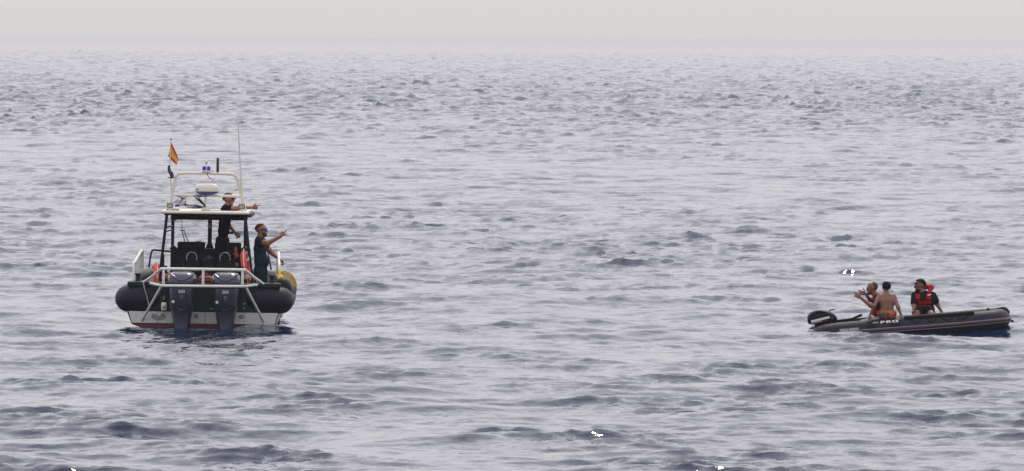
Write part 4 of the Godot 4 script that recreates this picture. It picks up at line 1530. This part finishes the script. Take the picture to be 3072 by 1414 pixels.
func dinghy_man_pointing() -> void:
	var xf := Transform3D(Basis.IDENTITY, dinghy_at)
	var J := flat_j({"f": Vector3(-1, 0.05, 0.15).normalized(), "head": Vector3(-0.595, 0.748, -0.45), "face": Vector3(-1, -0.12, 0.12), "k": 0.97, "hk": 0.97,
		"sr": Vector3(-0.515, 0.565, -0.63), "sl": Vector3(-0.49, 0.565, -0.28), "el": Vector3(-0.635, 0.455, -0.13), "wl": Vector3(-0.815, 0.595, -0.15),
		"er": Vector3(-0.60, 0.495, -0.80), "wr": Vector3(-0.70, 0.645, -0.62), "hl": Vector3(-0.47, 0.165, -0.38), "hr": Vector3(-0.47, 0.165, -0.54),
		"kl": Vector3(-0.86, 0.09, -0.48), "kr": Vector3(-0.85, 0.09, -0.66), "al": Vector3(-1.10, 0.03, -0.52), "ar": Vector3(-1.10, 0.03, -0.64)})
	var base := Vector3(-0.47, 0.07, -0.46)
	var hands := [hand_prims(J.wl, Vector3(-0.85, 0.45, 0), Vector3(0.35, 0.9, 0.1), [0.05, 0.55, 0.65, 0.7], 1.0, 1.0), hand_prims(J.wr, Vector3(-0.95, 0.2, 0), Vector3(0, 1, 0), [0.05, 0.65, 0.7, 0.75], 1.0, 1.0)]
	var p := person("balding man in red life vest pointing with both hands from the dinghy", base, xf, J, M.skin_brown, hands)
	p.set_meta("base", base)
	var t := torso_prims(J)
	wear(p, "shirt", t + arm_prims(J, "l", 0.8, true) + arm_prims(J, "r", 0.8, true), 0.012, M.shirt_navy, [[Vector3(0, -1, 0), -0.30]])
	wear(p, "life_vest", t.slice(0, 4), 0.036, M.vest_red, [[Vector3(0, 1, 0), 0.595], [Vector3(0, -1, 0), -0.27]])
	wear(p, "vest_strap", t.slice(1, 4), 0.043, M.strap, [[Vector3(0, 1, 0), 0.47], [Vector3(0, -1, 0), -0.41]], 0.014)
	wear(p, "vest_collar", [cap(Vector3(-0.47, 0.62, -0.34), Vector3(-0.44, 0.635, -0.45), 0.03, 0.034), cap(Vector3(-0.44, 0.635, -0.45), Vector3(-0.48, 0.62, -0.56), 0.034, 0.03)], 0.004, M.vest_pink, [], 0.010)
	wear(p, "shorts", t.slice(4, 5) + [leg_prims(J, "l")[0], leg_prims(J, "r")[0]], 0.018, M.cloth_grey, [[Vector3(0, 1, 0), 0.285], [Vector3(-1, 0, 0), 0.80]])
	hair(p, J, M.hair_stubble, 0.003, 0.0, -0.01)
	var hp := head_prims(J.head, J.face, J.up, J.hk)
	wear(p, "beard", [hp[1], hp[5]], 0.003, M.hair_stubble, [[Vector3(0, 1, 0), 0.68]], 0.0065, 0.018)

func boy() -> void:
	var xf := Transform3D(Basis.IDENTITY, dinghy_at)
	var J := flat_j({"f": Vector3(0.05, 0.0, -1).normalized(), "head": Vector3(-0.362, 0.768, -0.22), "face": Vector3(-0.25, -0.05, -1), "k": 0.80, "hk": 0.90,
		"sl": Vector3(-0.485, 0.612, -0.21), "sr": Vector3(-0.228, 0.615, -0.21), "el": Vector3(-0.575, 0.455, -0.12), "wl": Vector3(-0.645, 0.285, -0.14),
		"er": Vector3(-0.158, 0.43, -0.14), "wr": Vector3(-0.095, 0.275, -0.14), "hl": Vector3(-0.415, 0.315, -0.21), "hr": Vector3(-0.275, 0.315, -0.21),
		"kl": Vector3(-0.47, 0.30, -0.56), "kr": Vector3(-0.24, 0.30, -0.56), "al": Vector3(-0.46, 0.03, -0.62), "ar": Vector3(-0.25, 0.03, -0.62)})
	var base := Vector3(-0.345, 0.235, -0.21)
	var hands := [hand_prims(J.wl, Vector3(-0.2, -0.9, 0.3), Vector3(0.9, 0, -0.4), [0.25, 0.25, 0.25, 0.25], 0.82), hand_prims(J.wr, Vector3(0.2, -0.9, 0.3), Vector3(-0.9, 0, -0.4), [0.25, 0.25, 0.25, 0.25], 0.82)]
	var p := person("bare backed boy in orange and grey printed shorts sitting on the dinghy tube", base, xf, J, M.skin_boy, hands)
	p.set_meta("base", base)
	var t := torso_prims(J)
	wear(p, "shorts", t.slice(4, 5) + [leg_prims(J, "l")[0], leg_prims(J, "r")[0]], 0.020, M.shorts_print, [[Vector3(0, 1, 0), 0.362], [Vector3(0, 0, -1), 0.58]], 0.012)
	hair(p, J, M.hair_black, 0.014, 0.035, 0.06)

func dinghy_man_cap() -> void:
	var xf := Transform3D(Basis.IDENTITY, dinghy_at)
	var J := flat_j({"f": Vector3(-0.18, 0.0, 1).normalized(), "head": Vector3(0.272, 0.775, -1.20), "face": Vector3(-0.93, -0.08, 0.36), "k": 0.97, "hk": 0.98,
		"sr": Vector3(0.185, 0.605, -1.20), "sl": Vector3(0.50, 0.60, -1.24), "er": Vector3(0.165, 0.42, -1.10), "wr": Vector3(0.155, 0.315, -0.92),
		"el": Vector3(0.575, 0.46, -1.30), "wl": Vector3(0.655, 0.325, -1.26), "hr": Vector3(0.27, 0.36, -1.22), "hl": Vector3(0.42, 0.36, -1.23),
		"kr": Vector3(0.18, 0.275, -0.84), "kl": Vector3(0.46, 0.275, -0.84), "ar": Vector3(0.16, 0.04, -0.78), "al": Vector3(0.47, 0.04, -0.78)})
	var base := Vector3(0.34, 0.275, -1.22)
	var hands := [hand_prims(J.wr, Vector3(0.0, -0.1, 1), Vector3(1, 0.2, 0), [0.25, 0.3, 0.3, 0.3]), hand_prims(J.wl, Vector3(0.25, -0.9, 0.2), Vector3(-0.7, 0, 0.7), [0.3, 0.3, 0.3, 0.3])]
	var p := person("man in dark peaked cap and red life vest sitting in the dinghy", base, xf, J, M.skin_brown, hands)
	p.set_meta("base", base)
	var t := torso_prims(J)
	wear(p, "shirt", t + arm_prims(J, "l", 0.85, true) + arm_prims(J, "r", 0.85, true), 0.014, M.shirt_navy, [[Vector3(0, -1, 0), -0.33]])
	# foam panels over a dark vest, with straps left between them
	var vest := t.slice(0, 4)
	wear(p, "vest_backing", vest, 0.026, M.strap, [[Vector3(0, 1, 0), 0.63], [Vector3(0, -1, 0), -0.335]])
	var n := Vector3(-0.18, 0, 1).normalized()
	for row in [[0.535, 0.635], [0.45, 0.515], [0.39, 0.438], [0.338, 0.378]]:
		for s in [-1, 1]:
			var sd: Vector3 = Vector3(1, 0, 0.18).normalized() * s
			var mid := Vector3(0.345, 0, -1.22)
			wear(p, "foam_panel", vest, 0.042, M.vest_pink if row[0] > 0.5 else M.vest_red, [[Vector3(0, 1, 0), row[1]], [Vector3(0, -1, 0), -row[0]], [-sd, (-sd).dot(mid) - 0.006 - (0.045 if row[0] > 0.5 else 0.0)], [sd, sd.dot(mid) + 0.135]], 0.014, 0.03)
	wear(p, "vest_collar", [cap(Vector3(0.43, 0.655, -1.19), Vector3(0.475, 0.745, -1.28), 0.028, 0.036), cap(Vector3(0.475, 0.745, -1.28), Vector3(0.37, 0.755, -1.32), 0.036, 0.036), cap(Vector3(0.37, 0.755, -1.32), Vector3(0.24, 0.70, -1.30), 0.036, 0.028)], 0.006, M.vest_pink, [], 0.010)
	put(p, "reflective_tab", box_mesh(Vector3(0.43, 0.618, -1.105) - base, Vector3(0.06, 0.022, 0.012), 0.004, Basis(Vector3.BACK, 0.25)), M.white)
	wear(p, "shorts", t.slice(4, 5) + [leg_prims(J, "l")[0], leg_prims(J, "r")[0]], 0.018, M.trousers_dark, [[Vector3(0, 1, 0), 0.42], [Vector3(0, 0, 1), -0.93]], 0.014)
	# peaked cap
	var f: Vector3 = J.face.normalized()
	var r := f.cross(Vector3.UP).normalized()
	hair(p, J, M.cap_navy, 0.015, 0.052, 0.11, "cap")
	var pk := new_st()
	pk.set_smooth_group(-1)
	var c: Vector3 = J.head + Vector3(0, 0.066, 0) - base
	var top := PackedVector3Array()
	var bot := PackedVector3Array()
	for k in 13:
		var a := lerpf(-1.25, 1.25, k / 12.0)
		top.append(c + f * (0.075 + 0.095 * cos(a)) + r * sin(a) * 0.075 - Vector3(0, 0.012 * (1.0 - cos(a * 0.9)), 0))
	top.append(c + r * 0.06 + f * 0.04)
	top.append(c - r * 0.06 + f * 0.04)
	for q in top:
		bot.append(q - Vector3(0, 0.010, 0))
	loft(pk, [bot, top], -1)
	put(p, "cap_peak", done(pk), M.cap_navy)
	var hp := head_prims(J.head, J.face, J.up, J.hk)
	wear(p, "beard", [hp[1], hp[5]], 0.004, M.hair_black, [[Vector3(0, 1, 0), 0.715]], 0.0065, 0.018)
